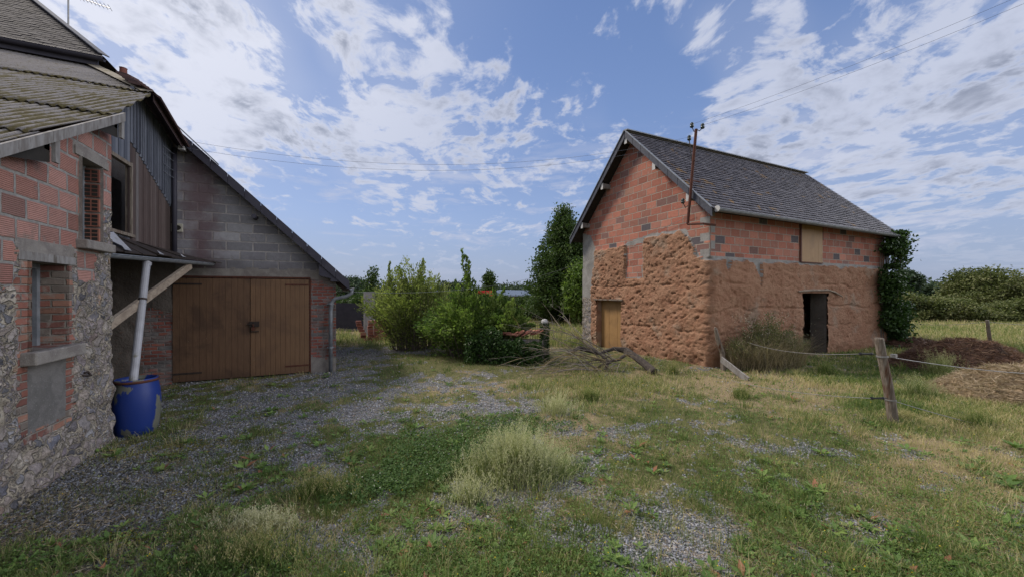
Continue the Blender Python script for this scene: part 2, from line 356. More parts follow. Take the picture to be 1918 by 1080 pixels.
M['pier_brick'] = brickmat('pier_brick', .23, .075, .02, [(0, (.22, .075, .06)), (.35, (.17, .10, .09)), (.6, (.25, .09, .065)), (.85, (.13, .12, .12))], (.22, .20, .19), dirt=[(4, .48, .62, (.20, .18, .17), .9)], smear=.8, bd=.015)
def stainf(nt, co, s, z, col):
    ds = ma(nt, 'ABSOLUTE', ma(nt, 'SUBTRACT', s, 10.4-2.35)); a = mr(nt, ma(nt, 'ADD', ds, ma(nt, 'MULTIPLY', noise(nt, co, 3, 5, .6), .9)), .45, .95, 1, 0)
    col = mix(nt, ma(nt, 'MULTIPLY', a, .75), col, (.125, .07, .078))
    d2 = mr(nt, ma(nt, 'ADD', z, ma(nt, 'MULTIPLY', noise(nt, co, 2.5, 5, .6), .8)), 2.85, 3.3, 1, 0)
    return mix(nt, ma(nt, 'MULTIPLY', d2, .45), col, (.06, .052, .055))
M['block'] = brickmat('block', .5, .205, .03, [(0, (.26, .255, .275)), (.3, (.215, .21, .23)), (.6, (.29, .285, .30)), (.85, (.20, .198, .212))], (.40, .375, .365), off=(.2, -.02), warp=.006, smear=.4, blotch=stainf, bd=.01)
def plastermat(name, c0, c1, c2, sc=3., bd=.012):
    m, nt, out = new_mat(name); co = objco(nt); n = noise(nt, co, sc, 8, .65, .5); n2 = noise(nt, co, sc*9, 6, .65)
    col = mix(nt, mr(nt, n, .35, .65), c0, c1); col = mix(nt, mr(nt, n2, .58, .68), col, c2)
    finish(nt, out, col, .92, ma(nt, 'ADD', n, ma(nt, 'MULTIPLY', n2, .6)), bd, 1.); return m
M['render'] = plastermat('render', (.30, .29, .28), (.22, .21, .20), (.14, .13, .12), 3)
M['panel'] = plastermat('panel', (.17, .16, .155), (.12, .115, .11), (.24, .23, .22), 6)
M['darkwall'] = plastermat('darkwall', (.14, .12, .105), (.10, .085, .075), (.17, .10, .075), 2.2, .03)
M['plinth'] = plastermat('plinth', (.24, .22, .20), (.17, .15, .14), (.3, .29, .27), 5)
def stonemat(name, sc, cols, mc, bd=.05, z=1.35):
    m, nt, out = new_mat(name); co = objco(nt)
    wn = noise(nt, co, 3.5, 4, .6, 0, True); co2 = vm(nt, 'ADD', co, vm(nt, 'MULTIPLY', vm(nt, 'SUBTRACT', wn, (.5, .5, .5)), (.34, .34, .34)))
    co2 = vm(nt, 'MULTIPLY', co2, (1, 1, z))
    e = nd(nt, 'ShaderNodeTexVoronoi', {'Vector': co2, 'Scale': sc, 'Randomness': 1.}, feature='DISTANCE_TO_EDGE').outputs[0]
    v = nd(nt, 'ShaderNodeTexVoronoi', {'Vector': co2, 'Scale': sc, 'Randomness': 1.}, feature='F1')
    e2 = nd(nt, 'ShaderNodeTexVoronoi', {'Vector': co2, 'Scale': sc*2.7}, feature='DISTANCE_TO_EDGE').outputs[0]
    v2 = nd(nt, 'ShaderNodeTexVoronoi', {'Vector': co2, 'Scale': sc*2.7}, feature='F1')
    big = mr(nt, noise(nt, co, 4.0, 4, .6), .42, .50)
    r = nd(nt, 'ShaderNodeSeparateColor', {0: v.outputs['Color']}).outputs[0]; r2 = nd(nt, 'ShaderNodeSeparateColor', {0: v2.outputs['Color']}).outputs[0]
    rr = ma(nt, 'ADD', ma(nt, 'MULTIPLY', r, big), ma(nt, 'MULTIPLY', r2, ma(nt, 'SUBTRACT', 1., big)))
    ee = ma(nt, 'ADD', ma(nt, 'MULTIPLY', e, big), ma(nt, 'MULTIPLY', ma(nt, 'MULTIPLY', e2, 1.0), ma(nt, 'SUBTRACT', 1., big)))
    n = noise(nt, co, 22, 8, .7, .4); nb = noise(nt, co, 5, 6, .65)
    st = mr(nt, ma(nt, 'ADD', ee, ma(nt, 'MULTIPLY', ma(nt, 'SUBTRACT', n, .5), .22)),   .02, .13)
    col = mix(nt, mr(nt, n, .25, .75), ramp(nt, rr, cols), (.09, .085, .08)) if False else ramp(nt, rr, cols)
    k = mr(nt, n, .28, .72, .55, 1.45); col = mix(nt, 1., col, nd(nt, 'ShaderNodeCombineColor', {0: k, 1: k, 2: k}).outputs[0], 'MULTIPLY')
    mcol = mix(nt, mr(nt, nb, .35, .65), mc, tuple(c*.55 for c in mc))
    col = mix(nt, st, mcol, col)
    col = mix(nt, mr(nt, noise(nt, co, 13, 5, .7, .6), .66, .70), col, (.36, .36, .35))
    h = ma(nt, 'ADD', ma(nt, 'MULTIPLY', st, .6), ma(nt, 'ADD', ma(nt, 'MULTIPLY', n, .5), ma(nt, 'MULTIPLY', nb, .4)))
    finish(nt, out, col, .9, h, bd, 1.); return m
M['rubble'] = stonemat('rubble', 6.2, [(0, (.15, .15, .18)), (.2, (.33, .28, .24)), (.38, (.20, .17, .185)), (.55, (.44, .39, .33)), (.66, (.07, .068, .08)), (.8, (.30, .29, .30)), (.9, (.14, .12, .13)), (1, (.36, .25, .17))], (.42, .365, .29))
def cobmat():
    m, nt, out = new_mat('cob'); co = objco(nt)
    n = noise(nt, co, 3, 7, .65, .3); n2 = noise(nt, co, 17, 7, .7, .6); n3 = noise(nt, vm(nt, 'MULTIPLY', co, (1, 1, 1.6)), 45, 5, .7)
    col = mix(nt, mr(nt, n, .3, .7), (.285, .148, .093), (.36, .212, .138)); col = mix(nt, mr(nt, n2, .56, .74), col, (.22, .11, .07)); col = mix(nt, mr(nt, noise(nt, co, 1.1, 5, .6), .56, .68), col, (.32, .225, .165))
    col = mix(nt, mr(nt, n3, .62, .72), col, (.42, .28, .19))
    vo = nd(nt, 'ShaderNodeTexVoronoi', {'Vector': vm(nt, 'MULTIPLY', vm(nt, 'ADD', co, vm(nt, 'MULTIPLY', noise(nt, co, 6, 3, .5, 0, True), (.1, .1, .1))), (1, 1, 1.5)), 'Scale': 9.}, feature='F1').outputs[0]
    h = ma(nt, 'ADD', ma(nt, 'ADD', ma(nt, 'MULTIPLY', n2, 1.1), ma(nt, 'MULTIPLY', n3, .35)), ma(nt, 'MULTIPLY', vo, -.30))
    finish(nt, out, col, .95, h, .03, 1., spec=.15); return m
M['cob'] = cobmat()
M['slate'] = rndmat('slate', [(0, (.050, .045, .054)), (.4, (.068, .061, .073)), (.75, (.088, .080, .092)), (1, (.115, .105, .118))], .62, 9, .004, .35, .35, [(1.9, .615, .67, (.20, .115, .035)), (7, .62, .70, (.055, .05, .042)), (26, .66, .72, (.17, .165, .16))])
M['old_slate'] = rndmat('old_slate', [(0, (.022, .020, .025)), (.5, (.036, .032, .038)), (1, (.065, .06, .064))], .85, 7, .006, .2, .4, [(5, .66, .73, (.15, .14, .135)), (9, .60, .68, (.04, .036, .03))])
def asbmat():
    m, nt, out = new_mat('fibre_cement'); co = objco(nt); st = vm(nt, 'MULTIPLY', co, (1.6, .6, 1))
    n = noise(nt, st, 4, 8, .7, .4); n2 = noise(nt, co, 30, 6, .7); n3 = noise(nt, st, 1.3, 4, .6); sp = nd(nt, 'ShaderNodeSeparateXYZ', {0: co})
    trough = mr(nt, ma(nt, 'SINE', ma(nt, 'MULTIPLY', sp.outputs[0], 2*math.pi/.086)), .9, -.9, -.10, .13)
    upz = mr(nt, sp.outputs[2], 4.6, 6.3, .05, -.07)
    col = mix(nt, n2, (.14, .13, .13), (.215, .20, .20))
    f = ma(nt, 'ADD', ma(nt, 'ADD', n, trough), ma(nt, 'ADD', upz, ma(nt, 'MULTIPLY', ma(nt, 'SUBTRACT', n3, .5), .5)))
    col = mix(nt, mr(nt, f, .44, .58), col, (.085, .07, .03)); col = mix(nt, mr(nt, n2, .5, .68), col, mix(nt, n, (.06, .055, .04), (.13, .105, .055)))
    finish(nt, out, col, .92, ma(nt, 'ADD', n2, n), .012, 1., spec=.15); return m
M['asb'] = asbmat()
M['ridge_cap'] = simple('ridge_cap', (.13, .11, .06), (.23, .20, .17), 8, .95, .01)
M['zinc'] = simple('zinc', (.15, .165, .19), (.24, .255, .28), 9, .55, .001, .25, .4)
M['fascia'] = simple('fascia', (.038, .036, .052), (.052, .05, .068), 4, .6, .001)
M['pvc'] = simple('pvc', (.27, .27, .29), (.35, .35, .38), 5, .45, .001, c2=(.17, .16, .12), c2sc=4, c2t=(.55, .68))
M['verge'] = simple('verge', (.045, .048, .064), (.07, .074, .095), 12, .6, .001)
M['grey_wood'] = simple('grey_wood', (.26, .25, .245), (.15, .135, .125), 9, .9, .01, stretch=(2, 2, .5), c2=(.10, .085, .07), c2sc=5)
M['pale_wood'] = simple('pale_wood', (.33, .27, .21), (.20, .155, .12), 9, .85, .006, stretch=(2, 1, 2))
M['post_wood'] = simple('post_wood', (.24, .205, .17), (.115, .088, .068), 14, .9, .015, stretch=(3, 3, .35), c2=(.10, .04, .02), c2sc=2.2)
M['clad'] = rndmat('clad', [(0, (.075, .082, .105)), (.3, (.115, .125, .155)), (.49, (.15, .16, .19)), (.51, (.055, .042, .04)), (.75, (.085, .062, .058)), (.9, (.11, .085, .08)), (1, (.17, .16, .16))], .85, 6, .006, .2, .4, stretch=(6, 6, .8))
def doormat(name, a, b, dark, stain):
    m, nt, out = new_mat(name); co = objco(nt); g_ = noise(nt, vm(nt, 'MULTIPLY', co, (9, 9, .7)), 5, 6, .65); n = noise(nt, co, 1.6, 6, .65, .4)
    col = mix(nt, mr(nt, g_, .3, .7), a, b); col = mix(nt, ma(nt, 'MULTIPLY', mr(nt, n, .46, .66), stain), col, dark)
    sp = nd(nt, 'ShaderNodeSeparateXYZ', {0: co}); low = mr(nt, ma(nt, 'ADD', sp.outputs[2], ma(nt, 'MULTIPLY', n, .3)), .12, .5, 1, 0); col = mix(nt, ma(nt, 'MULTIPLY', low, .6), col, dark)
    col = mix(nt, mr(nt, noise(nt, co, 32, 4, .6), .72, .75), col, (.34, .27, .20))
    finish(nt, out, col, .6, g_, .002, 1.); return m
M['door_l'] = doormat('door_l', (.115, .064, .038), (.15, .086, .050), (.065, .038, .026), .7)
M['door_r'] = doormat('door_r', (.155, .086, .047), (.19, .11, .060), (.11, .063, .040), .6)
M['ochre'] = doormat('ochre', (.29, .165, .065), (.34, .20, .085), (.19, .11, .05), .5)
M['iron'] = simple('iron', (.035, .028, .026), (.06, .045, .038), 20, .7, .002, .4)
M['rust'] = simple('rust', (.075, .03, .022), (.12, .045, .03), 14, .75, .002, .3)
M['dark'] = simple('dark', (.02, .018, .016), (.03, .026, .022), 5, .9)
M['black_plastic'] = simple('black_plastic', (.012, .012, .014), (.02, .02, .022), 5, .4, .0005)
M['glass_ins'] = simple('glass_ins', (.02, .035, .035), (.03, .05, .05), 5, .25, .0005, spec=.6)
M['wire'] = simple('wire', (.20, .20, .20), (.30, .29, .28), 20, .5, .0005, .5)
M['cable'] = simple('cable', (.10, .11, .14), (.14, .15, .18), 5, .6, .0005)
M['tile_red'] = rndmat('tile_red', [(0, (.17, .065, .05)), (.5, (.27, .10, .07)), (1, (.36, .17, .12))], .85, 12, .006)
M['brown_tile'] = rndmat('brown_tile', [(0, (.05, .032, .034)), (1, (.11, .065, .06))], .9, 12, .006)
M['bark'] = simple('bark', (.10, .08, .065), (.16, .135, .11), 18, .9, .01, stretch=(1, 1, .4))
M['dead_bark'] = simple('dead_bark', (.035, .028, .026), (.085, .07, .06), 16, .9, .012)
M['twig'] = rndmat('twig', [(0, (.10, .085, .075)), (.6, (.20, .175, .155)), (.8, (.24, .17, .06)), (1, (.30, .28, .26))], .85, 18, .003)
M['steel_post'] = simple('steel_post', (.32, .31, .31), (.22, .21, .22), 6, .7, .004)
M['paint_red'] = simple('paint_red', (.50, .025, .02), (.56, .04, .03), 5, .5, .001)
M['white_cap'] = simple('white_cap', (.42, .42, .42), (.52, .51, .50), 10, .8, .003)
def barrelmat():
    m, nt, out = new_mat('barrel'); co = objco(nt); n = noise(nt, vm(nt, 'MULTIPLY', co, (1, 1, .55)), 4.5, 4, .55, .2)
    col = mix(nt, noise(nt, co, 3, 3), (.010, .026, .145), (.012, .036, .20))
    col = mix(nt, mr(nt, n, .555, .58), col, mix(nt, noise(nt, co, 20, 4), (.10, .11, .10), (.16, .155, .12)))
    finish(nt, out, col, .42, n, .001, 1., spec=.4); return m
M['barrel'] = barrelmat()
GREEN = [(0, (.022, .050, .012)), (.4, (.045, .090, .020)), (.75, (.085, .135, .030)), (1, (.15, .19, .055))]
M['grass'] = leafmat('grass', [(0, (.068, .11, .028)), (.28, (.125, .18, .05)), (.48, (.23, .26, .09)), (.64, (.38, .33, .17)), (1, (.56, .45, .29))], .35)
M['pale_grass'] = leafmat('pale_grass', [(0, (.08, .13, .035)), (.35, (.19, .22, .08)), (.65, (.42, .42, .24)), (1, (.60, .56, .40))], .35)
M['clover'] = leafmat('clover', [(0, (.045, .095, .025)), (.6, (.09, .155, .04)), (1, (.17, .24, .085))], .3)
M['broad'] = leafmat('broad', [(0, (.06, .115, .03)), (.6, (.12, .20, .05)), (.93, (.20, .28, .075)), (1, (.28, .13, .07))], .25)
M['leaf_mid'] = leafmat('leaf_mid', [(0, (.10, .14, .035)), (.5, (.22, .26, .08)), (1, (.37, .39, .16))], .45)
M['leaf_green'] = leafmat('leaf_green', [(0, (.06, .11, .025)), (.5, (.125, .195, .045)), (1, (.24, .31, .09))], .42)
M['leaf_dark'] = leafmat('leaf_dark', [(0, (.03, .055, .016)), (.6, (.062, .105, .028)), (1, (.12, .17, .05))], .3)
M['leaf_ivy'] = leafmat('leaf_ivy', [(0, (.02, .045, .012)), (.6, (.045, .09, .022)), (1, (.095, .16, .045))], .2, .45)
M['leaf_olive'] = leafmat('leaf_olive', [(0, (.05, .07, .02)), (.5, (.115, .135, .045)), (1, (.22, .22, .11))], .3)
M['leaf_far'] = leafmat('leaf_far', [(0, (.03, .05, .03)), (.6, (.05, .08, .045)), (1, (.08, .11, .06))], .2)
M['dry_stem'] = leafmat('dry_stem', [(0, (.12, .105, .06)), (.5, (.26, .21, .13)), (.85, (.40, .32, .20)), (1, (.42, .36, .26))], .2)
M['flower'] = leafmat('flower', [(0, (.55, .38, .01)), (1, (.75, .60, .05))], .3)
M['whiteflower'] = leafmat('whiteflower', [(0, (.42, .40, .34)), (1, (.62, .58, .52))], .3)
M['purple'] = leafmat('purple', [(0, (.13, .06, .08)), (1, (.22, .12, .15))], .3)
M['stones'] = rndmat('stones', [(0, (.13, .133, .15)), (.5, (.22, .225, .248)), (.85, (.32, .325, .345)), (.96, (.42, .41, .40)), (1, (.30, .22, .17))], .75, 40, .002, .3, .3)
M['manure'] = leafmat('manure', [(0, (.06, .032, .024)), (.5, (.15, .08, .055)), (1, (.34, .23, .15))], .1)
M['straw'] = leafmat('straw', [(0, (.24, .175, .12)), (.6, (.40, .31, .215)), (1, (.56, .46, .34))], .25)
M['soil_dark'] = simple('soil_dark', (.045, .025, .018), (.085, .045, .03), 12, .95, .03)
M['soil_straw'] = simple('soil_straw', (.32, .23, .145), (.44, .33, .22), 12, .95, .02)
M['debris'] = leafmat('debris', [(0, (.055, .05, .035)), (.5, (.13, .11, .07)), (.85, (.24, .21, .13)), (1, (.10, .15, .05))], .1)
M['moss'] = leafmat('moss', [(0, (.12, .11, .012)), (1, (.27, .22, .04))], .2)
# ------------------------------------------------------------------ ground cover layout
def ell(px, py, L):
    r = np.zeros_like(px)
    for (cx, cy, rx, ry, wt) in L: r = r+wt*np.exp(-((px-cx)/rx)**2-((py-cy)/ry)**2)
    return r
def sstep(x, a, b): t = np.clip((x-a)/(b-a), 0, 1); return t*t*(3-2*t)
def veg(x, y):
    px, py, zc = topix(x, y)
    b = .30+.42*sstep(px-(1000+(py-715)*1.45), -110, 120)
    b = b+ell(px, py, [(850, 850, 190, 62, .55), (600, 920, 120, 55, .45), (400, 1065, 200, 40, .30), (100, 960, 240, 110, -.32), (1150, 1075, 170, 60, .12), (800, 745, 230, 22, .10), (890, 678, 210, 16, .7),
        (420, 810, 110, 28, .15), (660, 640, 60, 9, .3), (700, 670, 60, 18, -.4), (480, 800, 260, 60, -.10), (560, 740, 230, 30, -.12), (160, 930, 200, 90, -.30), (640, 830, 90, 40, -.14), (900, 1010, 190, 35, -.08), (1030, 720, 60, 25, .3), (1040, 980, 200, 30, .12),(1300, 980, 70, 90, -.30), (1180, 850, 60, 60, -.12), (1450,1070,80,50,-.2)])
    b = b+.85*sstep(zc, 13, 16)
    n = fbm(x, y, 0, 1.5, 3, 11)-.5; n2_ = fbm(x, y, 0, 3.8, 3, 19)-.5; n3_ = fbm(x, y, 0, 11, 2, 20)-.5
    return .5+(b-.5)*.60+.15+n*.62+n2_*.75+n3_*.5
def dry(x, y):
    px, py, zc = topix(x, y)
    d = .34+ell(px, py, [(1480, 720, 260, 26, .42), (1720, 850, 150, 70, .20), (1850, 900, 150, 90, .3), (470, 985, 120, 25, .6), (860, 850, 200, 55, -.4), (1020, 800, 100, 40, .3), (1450, 850, 250, 70, -.18), (890, 680, 220, 20, -.3), (350, 1060, 200, 40, -.25), (1650, 700, 120, 25, -.35), (1150, 720, 150, 30, .15), (400, 790, 150, 50, -.2), (1650,1000,200,60,.1)])
    d = d+.07+.14*sstep(zc, 14, 20)
    return d+(fbm(x, y, 0, 1.6, 4, 31)-.5)*.9+(fbm(x, y, 0, 7, 2, 33)-.5)*.5
# ------------------------------------------------------------------ ground
def gaxis(c0, c1, fine, far, gr=1.16):
    a = list(np.arange(c0, c1+1e-6, fine)); d = fine
    hi = a[-1]; lo = a[0]; H = []; Lw = []
    while hi < far: d *= gr; hi += d; H.append(hi)
    d = fine
    while lo > -far: d *= gr; lo -= d; Lw.append(lo)
    return np.array(Lw[::-1]+a+H)
def groundmat():
    m, nt, out = new_mat('ground'); co = objco(nt); v = attr(nt, 'veg'); d = attr(nt, 'dry')
    n = noise(nt, co, 9, 8, .7); n2 = noise(nt, co, 60, 4, .6); n4 = noise(nt, co, .5, 5, .6)
    vo = nd(nt, 'ShaderNodeTexVoronoi', {'Vector': co, 'Scale': 42.}, feature='F1'); vr = nd(nt, 'ShaderNodeSeparateColor', {0: vo.outputs['Color']}).outputs[0]
    gr = ramp(nt, vr, [(0, (.12, .125, .14)), (.5, (.21, .215, .24)), (.9, (.33, .335, .36)), (1, (.40, .39, .37))])
    gr = mix(nt, mr(nt, vo.outputs[0], .35, .65), gr, (.08, .076, .07)); gr = mix(nt, mr(nt, n, .46, .66), gr, (.21, .185, .15))
    gg = mix(nt, mr(nt, n, .3, .7), (.085, .085, .038), (.14, .135, .06)); ss = mix(nt, mr(nt, n2, .3, .7), (.19, .145, .09), (.31, .245, .155))
    vg = mix(nt, mr(nt, ma(nt, 'ADD', d, ma(nt, 'MULTIPLY', ma(nt, 'SUBTRACT', n, .5), .6)), .35, .65), gg, ss)
    f = mr(nt, ma(nt, 'ADD', v, ma(nt, 'MULTIPLY', ma(nt, 'SUBTRACT', n, .5), .7)), .45, .60)
    col = mix(nt, f, gr, vg)
    finish(nt, out, col, .95, ma(nt, 'ADD', ma(nt, 'MULTIPLY', vo.outputs[0], -.5), n), .03, 1., spec=.1); return m
gx = gaxis(-7, 20, .12, 2500); gy = gaxis(0, 20, .12, 2500)
X, Y = np.meshgrid(gx, gy); xs, ys = X.ravel(), Y.ravel()
ZZ = gz(xs, ys)*np.clip(1-np.hypot(xs, ys)/300, 0, 1)
nx, ny = len(gx), len(gy); ii = (np.arange(ny-1)[:, None]*nx+np.arange(nx-1)).ravel()
Fg = np.stack([ii, ii+1, ii+nx+1, ii+nx], 1)
gmat = groundmat()
g0 = npmesh('ground', np.stack([xs, ys, ZZ], 1), Fg, np.zeros(len(Fg)), gmat, smooth=True)
for nm, fn in (('veg', veg), ('dry', dry)):
    a = g0.data.attributes.new(nm, 'FLOAT', 'POINT'); a.data.foreach_set('value', fn(xs, ys).astype(np.float32))
tag(g0, kind='structure')
# ------------------------------------------------------------------ generic: roof covered with real slates
def slates(mb, P0, along, up, L, H, ex=.15, wd=.22, clip=None, seed=1, th=.008, flat=1., lift=.012):
    rr = random.Random(seed); along = Vector(along).normalized(); up = Vector(up).normalized(); nrm = along.cross(up).normalized()
    if nrm.z < 0: nrm = -nrm
    P0 = Vector(P0); rows = int(H/ex)
    for r in range(rows):
        off = (r % 2)*wd/2; n = int(L/wd)+2
        for i in range(-1, n):
            a0 = i*wd+off+.004; a1 = a0+wd-.008
            a0c, a1c = max(a0, 0), min(a1, L)
            if a1c-a0c < .03: continue
            h0 = r*ex+rr.uniform(-.008, .008); h1 = min(h0+ex*1.12, H)
            if clip:
                lim = clip((h0+h1)/2)
                if a0c < lim[0] : a0c = lim[0]
                if a1c > lim[1]: a1c = lim[1]
                if a1c-a0c < .03: continue
            l0 = lift+th+rr.uniform(0, .012)*flat if rr.random() < .8 else lift+.026*flat; l1 = .003; tw = rr.uniform(-.004, .004)
            v = []
            for (a, h, l) in ((a0c, h0, l0+tw), (a1c, h0, l0-tw), (a1c, h1, l1), (a0c, h1, l1)):
                v.append(P0+along*a+up*h+nrm*l)
            for (a, h, l) in ((a0c, h0, l0+tw-th), (a1c, h0, l0-tw-th)):
                v.append(P0+along*a+up*h+nrm*l)
            mb.add(v, [(0, 1, 2, 3), (4, 5, 1, 0)], rr.random())
def gutter(mb, a, b, r=.06, n=8):
    a, b = Vector(a), Vector(b); d = (b-a).normalized(); x = Vector((d.y, -d.x, 0)).normalized()
    vs = []
    for p in (a, b):
        for rr_ in (r, r-.006):
            for k in range(n+1):
                t = math.pi*k/n; vs.append(p+x*math.cos(t)*rr_-Vector((0, 0, 1))*math.sin(t)*rr_)
    m = n+1; f = []
    for k in range(n):
        f.append((k, k+1, 2*m+k+1, 2*m+k)); f.append((m+k+1, m+k, 3*m+k, 3*m+k+1)); f.append((k+1, k, m+k, m+k+1)); f.append((2*m+k, 2*m+k+1, 3*m+k+1, 3*m+k))
    f.append((0, 2*m, 3*m, m)); f.append((n, m+n, 3*m+n, 2*m+n))
    mb.add(vs, f)
    mb.tube([a+x*r, b+x*r], .009, 6)
def strip_wall(nameF, P, S0, S1, Z0, Z1, ds, dz, region, disp, mats, parent, hole=None):
    """grid wall following path P(s,z)->pos,normal (vectorised); region(s,z)->material index or -1"""
    ns = int((S1-S0)/ds)+1; nz = int((Z1-Z0)/dz)+1
    s = np.linspace(S0, S1, ns); z = np.linspace(Z0, Z1, nz); Sg, Zg = np.meshgrid(s, z)
    pos, nor = P(Sg, Zg); D = disp(Sg, Zg, pos); V = (pos+nor*D[..., None]).reshape(-1, 3)
    i = (np.arange(nz-1)[:, None]*ns+np.arange(ns-1)); F = np.stack([i, i+1, i+ns+1, i+ns], -1).reshape(-1, 4)
    sc = (Sg[:-1, :-1]+Sg[1:, 1:]).ravel()/2; zc = (Zg[:-1, :-1]+Zg[1:, 1:]).ravel()/2
    reg = region(sc, zc); keep = reg >= 0; F = F[keep]; reg = reg[keep]
    u, inv = np.unique(F.ravel(), return_inverse=True)
    o = npmesh('wall', V[u], inv.reshape(-1, 4), np.zeros(len(F)), mats[0][1], parent, smooth=True)
    for _, mt in mats[1:]: o.data.materials.append(mt)
    o.data.polygons.foreach_set('material_index', reg.astype(np.int32)); o.data.update(); return o
def inpoly(x, y, poly):
    r = np.zeros(x.shape, bool); n = len(poly)
    for i in range(n):
        x0, y0 = poly[i]; x1, y1 = poly[(i+1) % n]
        if y0 == y1: continue
        c = ((y0 > y) != (y1 > y)) & (x < (x1-x0)*(y-y0)/(y1-y0)+x0); r ^= c
    return r
# ================================================================== RIGHT BARN
BU, BV = 8.81, 6.63; GL = 5.46; SL = 9.35; EZ = 4.22; RZ = 7.05
barn = thing('barn', 'cob and red brick barn with slate roof standing alone on the right', 'barn', (BU, BV, 0))
def bpath(s, z):
    r = np.where(z < 2.86, .16, .012); L = math.pi*r/4
    x = np.empty(s.shape); y = np.empty(s.shape); nx_ = np.empty(s.shape); ny_ = np.empty(s.shape)
    a = s < -L; b = s > L; c = ~(a | b)
    x[a] = BU; y[a] = (BV+(-s-L+r))[a]; nx_[a] = -1; ny_[a] = 0
    x[b] = (BU+(s-L+r))[b]; y[b] = BV; nx_[b] = 0; ny_[b] = -1
    ang = (s/L+1)*math.pi/4; x[c] = (BU+r-r*np.cos(ang))[c]; y[c] = (BV+r-r*np.sin(ang))[c]; nx_[c] = -np.cos(ang)[c]; ny_[c] = -np.sin(ang)[c]
    return np.stack([x, y, z], -1), np.stack([nx_, ny_, x*0], -1)
def gpt(px, py):                 # gable pixel -> (s,z)
    v, k = onx(BU, px); return (-(v-BV), pz(py, k))
def spt(px, py):
    u, k = ony(BV, px); return (u-BU, pz(py, k))
gdoor = [gpt(1120, 562)[0], gpt(1167, 562)[0], -1, 1.69]
sdoor = [spt(1499, 548)[0], spt(1546, 548)[0], -1, 1.95]
hat = [spt(1499, 412)[0], spt(1540, 412)[0], 2.89, 4.12]
cobtop = [gpt(*p) for p in ((1114, 600), (1114, 471), (1173, 461), (1174, 521), (1207, 521), (1209, 447), (1276, 433), (1290, 445), (1300, 462), (1307, 482))]
cobpoly = [(-9, -1)]+[(-4.9, 1.72), (-4.72, 2.9)]+cobtop[1:]+[(-.02, 2.80), (.14, 2.78), spt(1352, 484), spt(1358, 512), spt(1364, 488), spt(1405, 490), spt(1412, 500), spt(1420, 540), spt(1424, 492), spt(1480, 494), spt(1560, 499), spt(1570, 505), spt(1580, 500), (9.6, 2.80), (9.6, -1), (-9, -1)]
renderpoly = [(-5.6, 1.75), (-4.86, 1.75), (-4.7, 2.9), (-4.72, 3.6), (-4.95, 4.1), (-5.6, 4.3)]
quoin = [gpt(*p) for p in ((1276, 433), (1290, 443), (1308, 482), (1330, 482), (1330, 405), (1311, 405), (1312, 440), (1280, 426))]
def bregion(s, z):
    js = (fbm(s, z, 0, 6, 4, 3)-.5)*.16; jz = (fbm(s, z, 9, 6, 4, 8)-.5)*.16
    r = np.full(s.shape, 1)
    gp = (s > -.2) & (z < 2.90); r[gp] = 2
    frame = inpoly(s+js*.3, z+jz*.3, [gpt(1166, 470), gpt(1173, 455), gpt(1212, 440), gpt(1284, 428), gpt(1312, 482), gpt(1330, 484), gpt(1330, 490), gpt(1170, 540)]); col = inpoly(s, z, [gpt(1175, 462), gpt(1204, 455), gpt(1204, 519), gpt(1175, 519)])
    r[frame & ~col] = 2
    c = inpoly(s+js, z+jz, cobpoly) & ~col; r[c] = 0
    r[inpoly(s+js*.6, z+jz*.6, renderpoly)] = 2
    r[(s < -4.88+js) & (z < 1.78+jz)] = 3
    q = (s > -.30) & (s < .0) & (z > 2.86) & (z < 3.95) & ((np.floor((z-.02)/.205).astype(int) % 2) == 0); r[q] = 2
    q = (s > 0) & (s < .20) & (z > 2.86) & (z < 4.1) & ((np.floor((z-.02)/.205).astype(int) % 2) == 1); r[q] = 2
    for h in (gdoor, sdoor, hat): r[(s > h[0]+js*.25) & (s < h[1]+js*.25) & (z > h[2]) & (z < h[3]+jz*.15)] = -1
    return r
